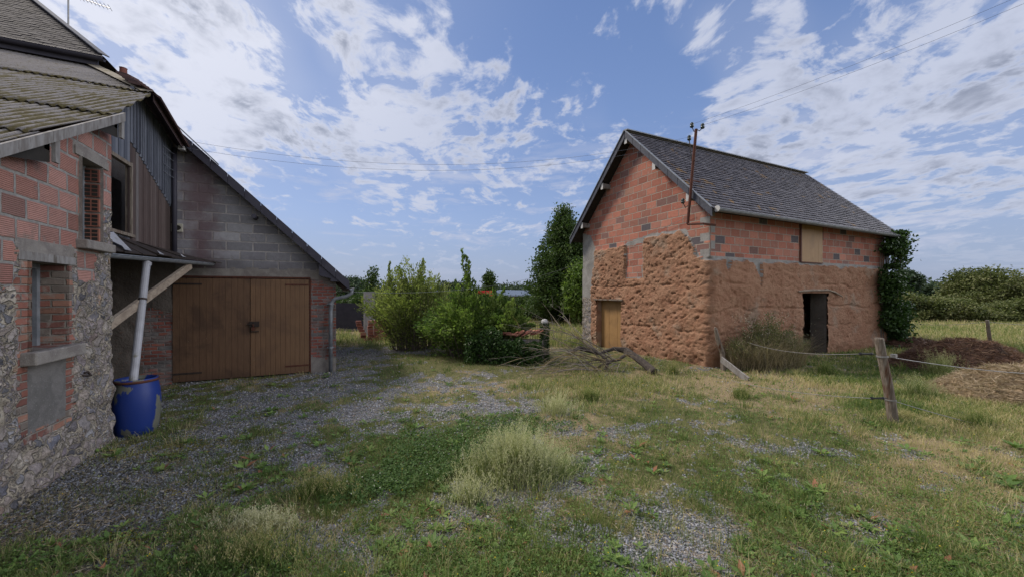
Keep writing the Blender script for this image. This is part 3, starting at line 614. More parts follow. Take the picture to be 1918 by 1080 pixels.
def bdisp(s, z, pos):
    x, y = pos[..., 0], pos[..., 1]
    gab = sstep(-s, -.1, .35)
    w_ = fbm(x, y, z, 2.2, 3, 61)*.6
    rough = (fbm(x+w_, y+w_, z*1.4, 5.5, 5, 21, .68)-.5)
    lump = 1-np.abs(2*fbm(x-w_, y+w_*.5, z*1.5, 9, 4, 27, .65)-1)
    d = .05+(fbm(x, y, z, .9, 3, 41)-.5)*.16+rough*(.045+.030*gab)-(lump-.8)*(.010+.016*gab)
    cr_k = np.abs(fbm(x+w_*.5, y+w_*.5, z*.9, 3.0, 4, 83, .6)-.5); d = d-.035*np.exp(-(cr_k/.010)**2)*(fbm(x, y, z, 1.3, 2, 84) > .45)
    pk = fbm(x, y, z*1.6, 11, 2, 77); d = d-np.clip(pk-.68, 0, 1)*(.15+.35*gab)
    for zz, amp, wd in ((2.17, .05, .03), (1.52, .05, .025), (.92, .03, .03), (2.55, .02, .03)):
        wz = zz+(fbm(s, s*0, 0, 1.3, 3, int(zz*10))-.5)*.26; d = d-amp*np.exp(-((z-wz)/wd)**2)*np.clip(fbm(s, s*0, 0, 1.5, 2, int(zz*20))*2.2-.5, 0, 1)
    d = d-.10*sstep(.35-z, 0, .35)*(fbm(x, y, z, 3, 2, 5))+.02
    js = (fbm(s, z, 0, 6, 4, 3)-.5)*.16; jz = (fbm(s, z, 9, 6, 4, 8)-.5)*.16
    col = inpoly(s.ravel(), z.ravel(), [gpt(1173, 458), gpt(1208, 450), gpt(1208, 523), gpt(1173, 523)]).reshape(s.shape)
    inside = inpoly((s+js).ravel(), (z+jz).ravel(), cobpoly).reshape(s.shape) & ~col
    flat = .0+(fbm(x, y, z, 5, 3, 9)-.5)*.010+np.where(z < 3, .03, 0)*sstep(s, -.2, 0)*0
    rub = (s < -4.88) & (z < 1.78)
    d = np.where(inside, np.maximum(d, -.03), flat); d = np.where(rub, (fbm(x, y, z*2, 7, 3, 99)-.5)*.08, d)
    return d
parts = strip_wall('w', bpath, -GL, SL, -.25, EZ, .03, .03, bregion, bdisp, [('cob_wall', M['cob']), ('brickwork', M['barn_brick']), ('render_patch', M['render']), ('corner_stonework', M['rubble'])], barn)
mb = MB()   # gable triangle, back and far walls
MID = BV+GL/2
mb.add([(BU, BV, EZ), (BU, BV+GL, EZ), (BU, MID, EZ+GL/2)], [(0, 1, 2)])
mb.add([(BU+SL, BV, -.2), (BU+SL, BV+GL, -.2), (BU+SL, BV+GL, EZ), (BU+SL, MID, EZ+GL/2), (BU+SL, BV, EZ)], [(0, 1, 2, 3, 4)])
mb.add([(BU, BV+GL, -.2), (BU+SL, BV+GL, -.2), (BU+SL, BV+GL, EZ), (BU, BV+GL, EZ)], [(0, 1, 2, 3)])
mb.build('gable_brickwork', M['barn_brick'], barn)
# reveals
def reveal_x(mb, s0, s1, z0, z1, dep):   # on the side wall (plane y)
    a, b = BU+s0, BU+s1; y0, y1 = BV-.03, BV+dep
    mb.add([(b, y0, z0), (b, y1, z0), (b, y1, z1), (b, y0, z1)], [(0, 1, 2, 3)]); mb.add([(a, y0, z0), (a, y1, z0), (a, y1, z1), (a, y0, z1)], [(0, 3, 2, 1)])
    mb.add([(a, y0, z1), (a, y1, z1), (b, y1, z1), (b, y0, z1)], [(0, 1, 2, 3)])
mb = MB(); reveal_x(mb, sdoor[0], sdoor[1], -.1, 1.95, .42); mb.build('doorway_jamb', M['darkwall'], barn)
mb = MB(); a = BV-gdoor[0]; b = BV-gdoor[1]
mb.add([(BU-.05, a, -.1), (BU+.3, a, -.1), (BU+.3, a, 1.69), (BU-.05, a, 1.69)], [(0, 1, 2, 3)]); mb.add([(BU-.05, b, -.1), (BU+.3, b, -.1), (BU+.3, b, 1.69), (BU-.05, b, 1.69)], [(0, 1, 2, 3)]); mb.add([(BU-.05, a, 1.69), (BU+.3, a, 1.69), (BU+.3, b, 1.69), (BU-.05, b, 1.69)], [(0, 1, 2, 3)])
mb.build('doorway_reveal', M['cob'], barn)
def planks(mb, A, B, z0, z1, n, th, nrm, gap=.006):
    A, B = Vector(A), Vector(B); d = (B-A)/n; nrm = Vector(nrm)
    for i in range(n):
        c = A+d*(i+.5)+nrm*random.uniform(-.002, .002); c.z = (z0+z1)/2
        mb.obox(c, d/2-d.normalized()*gap/2, nrm*th/2, Vector((0, 0, (z1-z0)/2)), random.random())
mb = MB(); planks(mb, (BU+.16, a-.02, 0), (BU+.16, b+.02, 0), -.05, 1.67, 3, .03, (1, 0, 0), .012)
dr = mb.build('door', M['ochre'], barn); tag(dr, 'ochre planked door in the gable of the cob barn')
mb = MB(); mb.box((BU+.177, a, -.05), (BU+.19, b, 1.68)); mb.build('door_backing', M['dark'], dr)
mb = MB(); planks(mb, (BU+hat[0]+.03, BV+.0, 0), (BU+hat[1]-.02, BV+.0, 0), hat[2]+.0, hat[3]-.02, 5, .04, (0, 1, 0), .002)
hd = mb.build('loft_hatch', M['ochre'], barn); tag(hd, 'ochre wooden hatch under the eave of the barn')
mb = MB(); mb.box((BU+hat[0]-.045, BV-.035, hat[2]-.02), (BU+hat[0]+.028, BV+.05, 4.2)); mb.box((BU+hat[1]-.018, BV-.02, hat[2]+.7), (BU+hat[1]+.03, BV+.05, 4.2)); mb.box((BU+hat[0]+.03, BV-.02, hat[3]-.02), (BU+hat[1]-.02, BV+.04, 4.2)); mb.box((BU+hat[0]+.03, BV-.04, hat[2]-.03), (BU+hat[1]-.02, BV+.03, hat[2]-.002))
mb.build('frame', M['rust'], hd)
# lintels
mb = MB(); mb.tube([(BU+sdoor[0]-.25, BV-.09, 1.99), (BU+sdoor[0]+.4, BV-.12, 2.03), (BU+sdoor[1]-.1, BV-.12, 2.03)], [.022, .035, .03], 7, wob=.1); mb.tube([(BU+sdoor[1]-.2, BV-.1, 2.06), (BU+sdoor[1]+.35, BV-.1, 1.97), (BU+sdoor[1]+.75, BV-.12, 1.83)], [.03, .028, .02], 7, wob=.1)
build_each(mb, 'lintel', M['pale_wood'], barn)
mb = MB(); mb.box((BU-.10, a+.12, 1.69), (BU+.1, b-.05, 1.735)); mb.build('lintel', M['post_wood'], barn)
# roof
OH = .33; u0, u1 = BU-.36, BU+SL+.35; ev = BV-OH; ez = EZ-OH+.12; rz = ez+(MID-ev)
mb = MB()
for sgn in (1, -1):
    e = ev if sgn == 1 else 2*MID-ev
    P = [(u0, e, ez), (u1, e, ez), (u1, MID, rz), (u0, MID, rz)]; Q = [(p[0], p[1], p[2]-.09) for p in P]
    mb.add(P+Q, [(0, 1, 2, 3), (4, 7, 6, 5), (0, 4, 5, 1), (1, 5, 6, 2), (3, 7, 4, 0)])
rf = mb.build('roof', M['dark'], barn)
mb = MB(); slates(mb, (u0, ev, ez+.006), (1, 0, 0), (0, 1, 1), u1-u0, (MID-ev)*math.sqrt(2), .14, .20, seed=3, flat=.6)
slates(mb, (u0, 2*MID-ev, ez+.006), (1, 0, 0), (0, -1, 1), u1-u0, (MID-ev)*math.sqrt(2), .29, .43, seed=4)
mb.build('slates', M['slate'], rf)
mb = MB(); mb.beam((u0-.01, MID, rz+.035), (u1+.01, MID, rz+.035), .22, .03); mb.tube([(u0, MID, rz+.05), (u1, MID, rz+.05)], .03, 8); mb.build('ridge_capping', M['zinc'], rf)
mb = MB()
for sgn in (1, -1):
    e = ev if sgn == 1 else 2*MID-ev
    n = 9
    for i in range(n):      # slate covered verge boards
        f0, f1 = i/n, (i+1)/n-.004; A = Vector((u0-.02, e+(MID-e)*f0, ez+(rz-ez)*f0-.085)); B = Vector((u0-.02, e+(MID-e)*f1, ez+(rz-ez)*f1-.085))
        A2 = A.copy(); mb.add([A+Vector((0, 0, -.11)), B+Vector((0, 0, -.11)), B+Vector((0, 0, .11)), A+Vector((0, 0, .11)), A+Vector((.02, 0, -.11)), B+Vector((.02, 0, -.11)), B+Vector((.02, 0, .11)), A+Vector((.02, 0, .11))], [(0, 1, 2, 3), (7, 6, 5, 4), (0, 4, 5, 1), (1, 5, 6, 2), (3, 7, 4, 0), (2, 6, 7, 3)])
mb.build('verge_board', M['verge'], rf)
mb = MB()
for sgn in (1, -1):
    e = ev if sgn == 1 else 2*MID-ev
    mb.beam((u0-.02, e, ez+.04), (u0-.02, MID, rz+.04), .06, .02)
mb.build('verge_flashing', M['zinc'], rf)
for (fr, side) in ((0, 1), (.45, 1), (.9, 1), (.45, -1), (.9, -1)):   # purlin ends
    y = MID-side*fr*GL/2*.95; z = EZ+GL/2-abs(MID-y)-.09
    mb = MB(); mb.box((u0+.03, y-.045, z-.14), (BU+.05, y+.045, z+.02)); pr = mb.build('purlin', M['grey_wood'], barn)
    mb = MB(); mb.box((u0+.012, y-.055, z-.18), (u0+.029, y+.055, z+.03)); mb.build('end_cap', M['white_cap'], pr)
mb = MB(); gutter(mb, (u0+.1, ev-.06, ez-.0), (u1+.12, ev-.06, ez-.05), .075); gt = mb.build('gutter', M['zinc'], barn)
mb = MB(); mb.lathe((0, 0, 0), [(.0, 0), (.078, 0), (.078, .015), (0, .015)], 16)
o = mb.build('end_stop', M['white_cap'], gt); o.rotation_euler = (0, R(90), 0); o.location = Vector((u0+.085, ev-.06, ez-.005))-wpos(barn)-Vector(gt.location)
mb = MB(); mb.tube([(u1+.02, ev-.06, ez-.06), (u1+.02, ev-.06, ez-.2), (u1-.1, ev+.05, ez-.42), (BU+SL-.02, BV-.06, ez-.55), (BU+SL-.02, BV-.06, .1)], .045, 10); mb.build('downpipe', M['zinc'], barn)
# cable bracket pipe on the gable
mast = thing('service_mast', 'rusty steel mast with glass insulators fixed to the barn gable', 'mast', (8.36, 7.1, 3.7))
mu = 8.36
mv, mk = onx(mu, 1288); mvt, mkt = onx(mu, 1304)
pb = Vector((mu, mv, pz(420, mk))); pt = Vector((mu, mvt, pz(242, mkt)))
mb = MB(); mb.tube([pb, pb.lerp(pt, .93), pt], .036, 10); mb.build('pole', M['rust'], mast)
fv, fk = onx(mu, 1316); mb = MB(); mb.tube([pb, (mu, fv, pz(419, fk)), (BU+.02, fv-.0, pz(419, fk))], .028, 8); mb.tube([pb+Vector((0, 0, 1.15)), pb+Vector((.47, .0, 1.15))], .022, 8); build_each(mb, 'bracket', M['rust'], mast)
ins_pts = []
def insulator(p, arm0):
    mb = MB(); mb.tube([arm0, (arm0[0]+p[0])/2*Vector((1, 0, 0))+Vector((0, (arm0[1]+p[1])/2, min(arm0[2], p[2])-.04)), p], .012, 6); a_ = mb.build('insulator_arm', M['iron'], mast)
    mb = MB(); mb.lathe(p, [(.0, -.02), (.03, -.02), (.05, 0), (.05, .03), (.03, .05), (.045, .06), (.045, .085), (.025, .11), (0, .115)], 12); mb.build('insulator', M['glass_ins'], a_, smooth=True)
    ins_pts.append(Vector(p)+Vector((0, 0, .07)))
def mp(px, py):
    v, k = onx(mu, px); return Vector((mu, v, pz(py, k)))
insulator(mp(1296, 238), pt); insulator(mp(1316, 240), pt)
insulator(mp(1291, 262), mp(1302, 300)); insulator(mp(1279, 380), mp(1289, 385))
# ================================================================== GARAGE (left, centre)
GV = 10.4
garage = thing('garage', 'concrete block garage with brown double doors under a sloping roof', 'garage', (-1.5, GV, 0))
def rake(u): return 5.28-.945*(u+3.0)
def flat_y(v0):
    return lambda s, z: (np.stack([s, s*0+v0, z], -1), np.stack([s*0, s*0-1, s*0], -1))
GD = (-3.04, -.46, 0, 2.28)
def gregion(s, z):
    j = (fbm(s, z, 0, 5, 4, 13)-.5)*.2
    r = np.full(s.shape, 0); r[z < 2.50+j*.2] = 3; r[(z < 2.30)] = 1
    r[(s < -3.0)] = 2; r[(s < -3.0) & (s > -3.55+j) & (z < 1.5+j*2)] = 1
    r[(s < -3.06) & (z > 2.9)] = -1
    r[z > rake(s)-.02] = -1; r[(s > GD[0]) & (s < GD[1]) & (z < GD[3])] = -1
    r[(s > -.46) & (z < .38+j)] = 3
    return r
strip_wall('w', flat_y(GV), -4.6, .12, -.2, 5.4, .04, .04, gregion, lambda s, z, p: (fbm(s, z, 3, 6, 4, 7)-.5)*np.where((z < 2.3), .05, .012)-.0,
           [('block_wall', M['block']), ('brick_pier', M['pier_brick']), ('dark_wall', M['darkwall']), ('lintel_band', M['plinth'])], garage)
mb = MB(); mb.box((.09, GV+.02, -.2), (.12, 17, 2.35)); mb.box((-3.2, GV+.28, -.2), (.0, GV+.3, 2.35)); mb.build('side_wall', M['pier_brick'], garage)
for nm, a, b, mt, lab in (('l', -3.03, -1.66, 'door_l', 'dark stained brown garage door leaf'), ('r', -1.65, -.47, 'door_r', 'lighter brown garage door leaf')):
    mb = MB(); planks(mb, (a, GV+.0, 0), (b, GV+.0, 0), .05, 2.265, 12, .03, (0, 1, 0), .004)
    d = mb.build('door_leaf', M[mt], garage); d['label'] = lab
    mb = MB(); mb.box((a+.02, GV+.017, .05), (b-.02, GV+.03, 2.26)); mb.build('backing', M['dark'], d)
    hx = (a+.01, a+.5) if nm == 'l' else (b-.5, b-.01)
    for z in (.22, 2.14):
        mb = MB(); mb.box((hx[0], GV-.024, z-.018), (hx[1], GV-.0155, z+.018)); mb.build('hinge', M['iron'] if nm == 'l' else M['rust'], d)
    if nm == 'r':
        mb = MB(); mb.box((a-.02, GV-.045, 1.18), (a+.17, GV-.017, 1.30)); mb.tube([(a-.06, GV-.05, 1.24), (a+.06, GV-.05, 1.24)], .014, 6); mb.build('latch', M['iron'], d); mb = MB(); mb.box((a+.0, GV-.04, 1.06), (a+.16, GV-.017, 1.08)); mb.build('latch_bar', M['iron'], d)
        mb = MB(); mb.tube([(a+.05, GV-.06, 1.24), (a+.06, GV-.07, 1.16), (a+.075, GV-.06, 1.24)], .008, 6); mb.box((a+.03, GV-.075, 1.10), (a+.09, GV-.048, 1.17)); mb.build('padlock', M['rust'], d)
mb = MB(); mb.box((-3.05, GV-.02, 2.282), (-.44, GV+.02, 2.32)); mb.box((-.462, GV-.02, 0), (-.43, GV+.02, 2.28)); mb.build('door_frame', M['rust'], garage)
# roof
mb = MB(); gv0 = GV-.22
ua, ub = -3.25, .42; za, zb = rake(ua)+.12, rake(ub)+.12
P = [(ua, gv0, za), (ub, gv0, zb), (ub, 17, zb), (ua, 17, za)]; Q = [(p[0], p[1], p[2]-.09) for p in P]
mb.add(P+Q, [(0, 1, 2, 3), (4, 7, 6, 5), (0, 4, 5, 1), (1, 5, 6, 2)]); grf = mb.build('roof', M['slate'], garage)
mb = MB(); A = Vector((ua, gv0-.02, za-.03)); B = Vector((ub, gv0-.02, zb-.03))
for i in range(12):
    a_ = A.lerp(B, i/12); b_ = A.lerp(B, (i+1)/12-.002); y = Vector((0, .018, 0)); zz = Vector((0, 0, .125))
    mb.add([a_-zz, b_-zz, b_+zz*.75, a_+zz*.75, a_-zz+y, b_-zz+y, b_+zz*.75+y, a_+zz*.75+y], [(0, 1, 2, 3), (7, 6, 5, 4), (0, 4, 5, 1), (1, 5, 6, 2), (3, 7, 4, 0), (2, 6, 7, 3)])
mb.build('verge_board', M['fascia'], grf)
mb = MB(); mb.beam((ua+.1, gv0-.01, za+.055), (-2.2, gv0-.01, rake(-2.2)+.15+.055), .1, .02); mb.build('verge_flashing', M['zinc'], grf)
mb = MB(); mb.box((.0, gv0+.0, 2.22), (.36, GV+.1, 2.30)); mb.add([(-.25, gv0+.01, 2.36), (.36, gv0+.01, 2.2), (.36, gv0+.01, zb-.1), (-.25, gv0+.01, rake(-.25)+.0)], [(0, 1, 2, 3)]); mb.build('eave_box', M['fascia'], grf)
mb = MB(); mb.tube([(-1.55, GV+.05, rake(-1.55)-.25), (-1.55, gv0-.03, rake(-1.55)-.25)], .05, 8); mb.build('beam_end', M['fascia'], garage)
mb = MB(); gutter(mb, (ub+.05, gv0-.04, zb-.10), (ub+.05, 17, zb-.10), .06); mb.build('gutter', M['zinc'], garage)
mb = MB(); mb.tube([(ub+.05, gv0+.03, zb-.12), (ub+.05, gv0+.03, zb-.22), (ub-.06, gv0+.06, zb-.30), (.10, GV-.12, zb-.36), (.02, GV-.1, zb-.45), (.0, GV-.1, zb-.7), (.0, GV-.1, .0)], .045, 10); dp = mb.build('downpipe', M['zinc'], garage, smooth=True)
for z in (1.68, .62):
    mb = MB(); mb.tube([(0, GV-.1, z-.02), (0, GV-.1, z+.02)], .055, 10); mb.box((-.08, GV-.12, z-.012), (.08, GV-.02, z+.012)); mb.build('pipe_clip', M['zinc'], dp)
vu, vk = ony(GV, 332); vz = pz(427, vk)
mb = MB(); mb.box((vu-.10, GV-.035, vz-.09), (vu+.10, GV, vz+.09)); vb = mb.build('air_vent', simple('vent_plate', (.42, .40, .33), (.36, .34, .28), 8, .7, .002), garage, bevel=.01)
mb = MB(); mb.lathe((0, 0, 0), [(0, 0), (.068, 0), (.062, .01), (0, .01)], 18); o = mb.build('vent_hole', M['dark'], vb); o.rotation_euler = (R(90), 0, 0); o.scale = (1.1, .8, 1); o.location = Vector((vu, GV-.034, vz))-wpos(garage)-Vector(vb.location)
# ================================================================== STONE HOUSE with corrugated roof
HU = -2.58; HV1 = 6.72
def roofz(v): return .5975+.55*v
house = thing('stone_house', 'rubble stone and hollow brick house with mossy corrugated roof', 'house', (HU, 5, 0))
W1 = (5.20, 5.77, 1.40, 2.25); W2 = (6.01, 6.455, 2.56, 3.50)
def flat_x(u):
    return lambda s, z: (np.stack([s*0+u, s, z], -1), np.stack([s*0+1, s*0, s*0], -1))
def hregion(s, z):
    j = (fbm(s, z, 0, 7, 4, 23)-.5)*.14; j2 = (fbm(s, z, 5, 7, 4, 29)-.5)*.14
    r = np.full(s.shape, 0)
    r[z > 2.42+j] = 1
    r[(z > 2.02+j) & (s < 5.02+j2)] = 1
    r[(z > 2.08+j*.4) & (s > 5.97+j2*.3) & (s < 6.33+j2*.4)] = 1
    r[(s > 6.50+j2*1.5) & (z < 3.0+j)] = 0
    r[(s > 5.06) & (s < 5.92) & (z > 2.25) & (z < 2.46+j*.3)] = 2
    jam = ((s > 5.07+j2) & (s < 5.2) | (s > 5.77) & (s < 5.90+j2)) & (z < 2.26) & (z > .62+j); r[jam] = 3
    r[(s > 5.2) & (s < 5.78) & (z < 1.3) & (z > .60+j*.6)] = 4
    r[(s > 5.12+j2) & (s < 5.85+j2) & (z < .62+j*.6) & (z > .52+j)] = 3
    r[(z > 3.50) & (s > 5.9) & (s < 6.62) & (z < 3.63)] = 2
    for h in (W1, W2): r[(s > h[0]) & (s < h[1]) & (z > h[2]) & (z < h[3])] = -1
    r[z > roofz(s)-.06] = -1
    return r
def hdisp(s, z, p):
    reg = hregion(s.ravel(), z.ravel()).reshape(s.shape)
    st = (fbm(s, z*1.2, 0, 5, 3, 51)-.5)*.07+(fbm(s, z*1.2, 2, 14, 3, 52)-.5)*.05+.02*(1.3-z)*(z < 1.3)
    fl = (fbm(s, z, 3, 9, 3, 53)-.5)*.012
    return np.where(reg == 0, st, np.where(reg == 3, fl+.004, fl))
strip_wall('w', flat_x(HU), 2.6, HV1, -.25, 4.4, .02, .02, hregion, hdisp, [('stone_wall', M['rubble']), ('hollow_brickwork', M['hollow_brick']), ('mortar_patch', M['plinth']), ('brick_jamb', M['small_brick']), ('blocked_panel', M['panel'])], house)
mb = MB(); mb.box((-9, 2.6, -.2), (HU-.03, 2.63, 2.0)); mb.box((-9, HV1-.03, -.2), (HU-.01, HV1, 4.2)); mb.box((HU-.45, 6.455, 2.0), (HU-.28, HV1, 4.2)); build_each(mb, 'rear_wall', M['rubble'], house)
def recess_x(name, W, dep, ms, mbk, parent):
    v0, v1, z0, z1 = W; a, b = HU+.03, HU-dep
    mb = MB()
    mb.add([(a, v1, z0), (b, v1, z0), (b, v1, z1), (a, v1, z1)], [(0, 1, 2, 3)])
    mb.add([(a, v0, z0), (b, v0, z0), (b, v0, z1), (a, v0, z1)], [(0, 3, 2, 1)])
    mb.add([(a, v0, z1), (b, v0, z1), (b, v1, z1), (a, v1, z1)], [(0, 1, 2, 3)]); mb.add([(a, v0, z0), (b, v0, z0), (b, v1, z0), (a, v1, z0)], [(0, 3, 2, 1)])
    o = mb.build('window_reveal', ms, parent)
    mb = MB(); mb.add([(b+.01, v0, z0), (b+.01, v1, z0), (b+.01, v1, z1), (b+.01, v0, z1)], [(0, 3, 2, 1)]); mb.build('blocking', mbk, o)
    mb = MB(); mb.box((b+.02, v0, z0), (b+.07, v0+.05, z1)); mb.box((b+.02, v1-.05, z0), (b+.06, v1-.0, z1)); mb.box((b+.02, v0+.05, z1-.05), (b+.06, v1-.05, z1)); mb.build('frame', M['zinc'], o)
    return o
w1 = recess_x('window', W1, .25, M['small_brick'], M['panel'], house)
w2 = recess_x('window', W2, .19, M['plinth'], M['panel'], house)
# hollow bricks laid end on in the upper window jamb: dark boxes on the face stand in for shaded holes
for i in range(5):
    mb = MB(); z0 = 2.58+i*.182
    mb.box((HU-.145, 6.43, z0), (HU-.0, 6.456, z0+.155), random.random()); mb.cm = 1
    for a_ in range(2):
        for b_ in range(3):
            x = HU-.132+a_*.066; z = z0+.012+b_*.047; mb.box((x, 6.4265, z), (x+.052, 6.44, z+.036))
    mb.build('vent_brick', [M['tile_red'], M['dark']], house)
mb = MB(); mb.box((HU-.2, 5.1, 1.27), (HU+.11, 5.9, 1.395)); mb.build('window_sill', M['plinth'], house, bevel=.012)
mb = MB(); mb.box((HU-.15, 5.95, 2.45), (HU+.10, 6.58, 2.555)); mb.build('window_sill', M['plinth'], house, bevel=.012)
mb = MB(); mb.box((HU-.2, 5.07, 2.255), (HU+.012, 5.93, 2.335)); mb.build('lintel', M['grey_wood'], house)
mb = MB(); mb.box((HU-.2, 5.92, 3.505), (HU+.014, 6.62, 3.60)); mb.build('lintel', M['plinth'], house)
mb = MB()  # wall tie / ring below the window
mb.tube([(HU+.02, 6.0, 1.02), (HU+.05, 6.05, 1.0), (HU+.05, 6.13, .99), (HU+.02, 6.14, 1.03), (HU+.02, 6.07, 1.03)], .012, 6); mb.build('iron_ring', M['iron'], house)
# corrugated roof, four overlapping rows of sheets
def vmax(u):
    return np.where(u > -2.8, 6.35+(-2.45-u)/.154, np.where(u > -4.56, 8.62+(-2.8-u)*(2.58/1.76), 11.15))
cr_ = []
for i, (va, vb_) in enumerate(((2.7, 5.12), (5.03, 6.44), (6.35, 8.66), (8.56, 11.15))):
    us = np.arange(-9.2, -2.449, .086/6); nv = 12
    top = np.minimum(vmax(us), vb_); ok = top > va+.02
    us = us[ok]; top = top[ok]
    T = np.linspace(0, 1, nv)[:, None]; U = np.broadcast_to(us, (nv, len(us))); Vv = va+(top-va)*T
    sag = (fbm(U, Vv, 0, .8, 2, 3)-.5)*.05; edge = (fbm(U*4, U*0+i, 0, 1, 2, 9)-.5)*.03*(T < .05)
    jag = (np.floor(U/.885)*37.7 % 1-.5)*.03
    Z = roofz(Vv)+.035+.016*np.sin(U*2*math.pi/.086)+.034*(1-T)*(1 if i else 0)+sag
    Vv = Vv+edge+jag*(T < .05)
    up = np.stack([U, Vv, Z], -1).reshape(-1, 3); lo = up-np.array([0, 0, .012]); nn_ = len(us)
    ii = (np.arange(nv-1)[:, None]*nn_+np.arange(nn_-1)).ravel(); F1 = np.stack([ii, ii+1, ii+nn_+1, ii+nn_], 1); F2 = F1[:, ::-1]+len(up)
    e = np.arange(nn_-1); F3 = np.stack([e, e+len(up), e+1+len(up), e+1], 1); r_ = np.arange(nv-1)*nn_+nn_-1; F4 = np.stack([r_, r_+len(up), r_+nn_+len(up), r_+nn_], 1)
    cr_.append((np.concatenate([up, lo]), np.concatenate([F1, F2, F3, F4]), np.zeros(len(F1)*2+len(F3)+len(F4))))
V, F, r_ = merge(cr_); npmesh('corrugated_roof', V, F, r_, M['asb'], house, smooth=False)
mb = MB(); h0 = Vector((-2.76, 8.60, roofz(8.60)+.07)); h1 = Vector((-4.56, 11.2, roofz(11.2)+.07))
for i in range(3):
    a_, b_ = h0.lerp(h1, i/3), h0.lerp(h1, (i+1)/3+.02); pp = Vector((.80, .55, 0)).normalized()
    mb.add([a_-pp*.17-Vector((0, 0, .03)), a_+Vector((0, 0, .03)), a_+pp*.10-Vector((0, 0, .05)), b_-pp*.17-Vector((0, 0, .03)), b_+Vector((0, 0, .03)), b_+pp*.10-Vector((0, 0, .05))], [(0, 1, 4, 3), (1, 2, 5, 4)])
mb.build('hip_capping', M['ridge_cap'], house)
mb = MB()
def bb(v0, v1, u=-2.43, h=.11, dz=-.01):
    a_, b_ = Vector((u, v0, roofz(v0)+dz)), Vector((u, v1, roofz(v1)+dz)); zz = Vector((0, 0, h/2)); x = Vector((.022, 0, 0))
    mb.add([a_-zz, b_-zz, b_+zz, a_+zz, a_-zz+x, b_-zz+x, b_+zz+x, a_+zz+x], [(3, 2, 1, 0), (4, 5, 6, 7), (0, 1, 5, 4), (1, 2, 6, 5), (3, 0, 4, 7), (2, 3, 7, 6)])
bb(2.7, 5.22); bb(5.2, 6.62, -2.428); mb.build('barge_board', M['grey_wood'], house)
mb = MB()
for v_ in (5.28, 6.58):
    mb.box((-2.45, v_-.02, roofz(v_)-.28), (-2.42, v_+.05, roofz(v_)-.02)); mb.box((-3.2, v_-.10, roofz(v_)-.18), (-2.46, v_-.02, roofz(v_)-.03))
build_each(mb, 'purlin_end', M['grey_wood'], house, 2)
mb = MB(); mb.add([(-2.46, 4.6, roofz(4.6)-.055), (-2.46, 5.26, roofz(5.26)-.055), (-2.46, 5.26, roofz(5.26)-.28)], [(0, 1, 2)]); mb.add([(-2.46, 6.0, roofz(6.0)-.055), (-2.46, 6.56, roofz(6.56)-.055), (-2.46, 6.56, roofz(6.56)-.28)], [(0, 1, 2)]); build_each(mb, 'gap_shade_panel', M['dark'], house)  # dark triangles standing in for the shade in the gaps below the verge
# ================================================================== TIMBER LOFT between house and garage
LU = -3.06
loft = thing('timber_loft', 'weathered board clad loft overhanging the recess beside the garage', 'loft', (LU, 8.6, 0))
LW = (7.62, 8.57, 2.93, 4.11)
mb = MB(); mc = MB()
v = HV1; 
def ltop(v_): return min(roofz(v_)-.06, 5.4) if v_ < 8.62 else 5.47-.20*(v_-8.62)
rr = random.Random(5)
while v < GV-.05:
    wd = rr.uniform(.075, .12); v2 = min(v+wd, GV-.03); c = (v+v2)/2; split = 4.6-.42*(c-8.3) if c > 8.3 else 2.75
    zt = ltop(v); x = rr.uniform(0, .010)
    zsegs = [(2.76+rr.uniform(-.03, .05), zt, rr.uniform(.5, 1)*1.0)]
    if c < 8.57: zsegs = [(2.76, zt, rr.uniform(0, .5))]
    else: zsegs = [(2.76+rr.uniform(-.05, .04), split, rr.uniform(.52, 1.)), (split+.004, zt, rr.uniform(0, .48))]
    for (za_, zb_, rd) in zsegs:
        if LW[0] < c < LW[1]:
            if za_ < LW[2]: mb.box((LU-.02, v+.004, za_), (LU+.006+x, v2-.003, LW[2]), rd)
            if zb_ > LW[3]: mb.box((LU-.02, v+.004, LW[3]), (LU+.006+x, v2-.003, zb_), rd)
        elif zb_ > za_: mb.box((LU-.02, v+.004, za_), (LU+.006+x+(.012 if rd < .5 else 0), v2-.003, zb_), rd)
        if rd < .5 and not (LW[0]-.03 < v2 < LW[1]): mb.box((LU, v2-.014, max(za_, za_)), (LU+.038+x, v2+.006, zb_-.01), rd*.9)
    v = v2
cl = mb.build('boarding', M['clad'], loft)
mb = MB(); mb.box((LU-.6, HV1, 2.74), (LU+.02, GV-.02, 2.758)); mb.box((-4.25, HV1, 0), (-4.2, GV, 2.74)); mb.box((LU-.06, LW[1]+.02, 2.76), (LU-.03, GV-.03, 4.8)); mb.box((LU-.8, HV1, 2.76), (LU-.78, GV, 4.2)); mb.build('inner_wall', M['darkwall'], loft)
mb = MB(); mb.box((LU-.05, LW[1]-.02, LW[2]), (LU+.03, LW[1]+.03, LW[3]+.03)); mb.box((LU-.04, LW[0], LW[3]-.04), (LU+.028, LW[1]-.021, LW[3]+.02)); mb.box((LU-.1, LW[0], LW[2]-.05), (LU+.06, LW[1]+.03, LW[2]-.001)); wf = mb.build('window_frame', M['post_wood'], loft)
mb = MB(); mb.box((LU-.28, 8.33, LW[2]), (LU-.25, 8.56, LW[3]+.1)); mb.box((LU-.27, 8.1, LW[2]), (LU-.24, 8.3, LW[3]-.1)); mb.build('inner_shutter', M['grey_wood'], wf)
mb = MB()  # tiled roof slope over the loft with ragged eave
P1 = Vector((-4.6, 11.3, 6.76)); P2 = Vector((-2.78, 8.64, 5.39)); P3 = Vector((-2.78, 10.32, 5.02)); 
mb.add([P1, P2, P3, P1-Vector((0, 0, .12)), P2-Vector((0, 0, .12)), P3-Vector((0, 0, .12))], [(0, 1, 2), (3, 5, 4), (1, 4, 5, 2), (0, 3, 4, 1), (2, 5, 3, 0)])
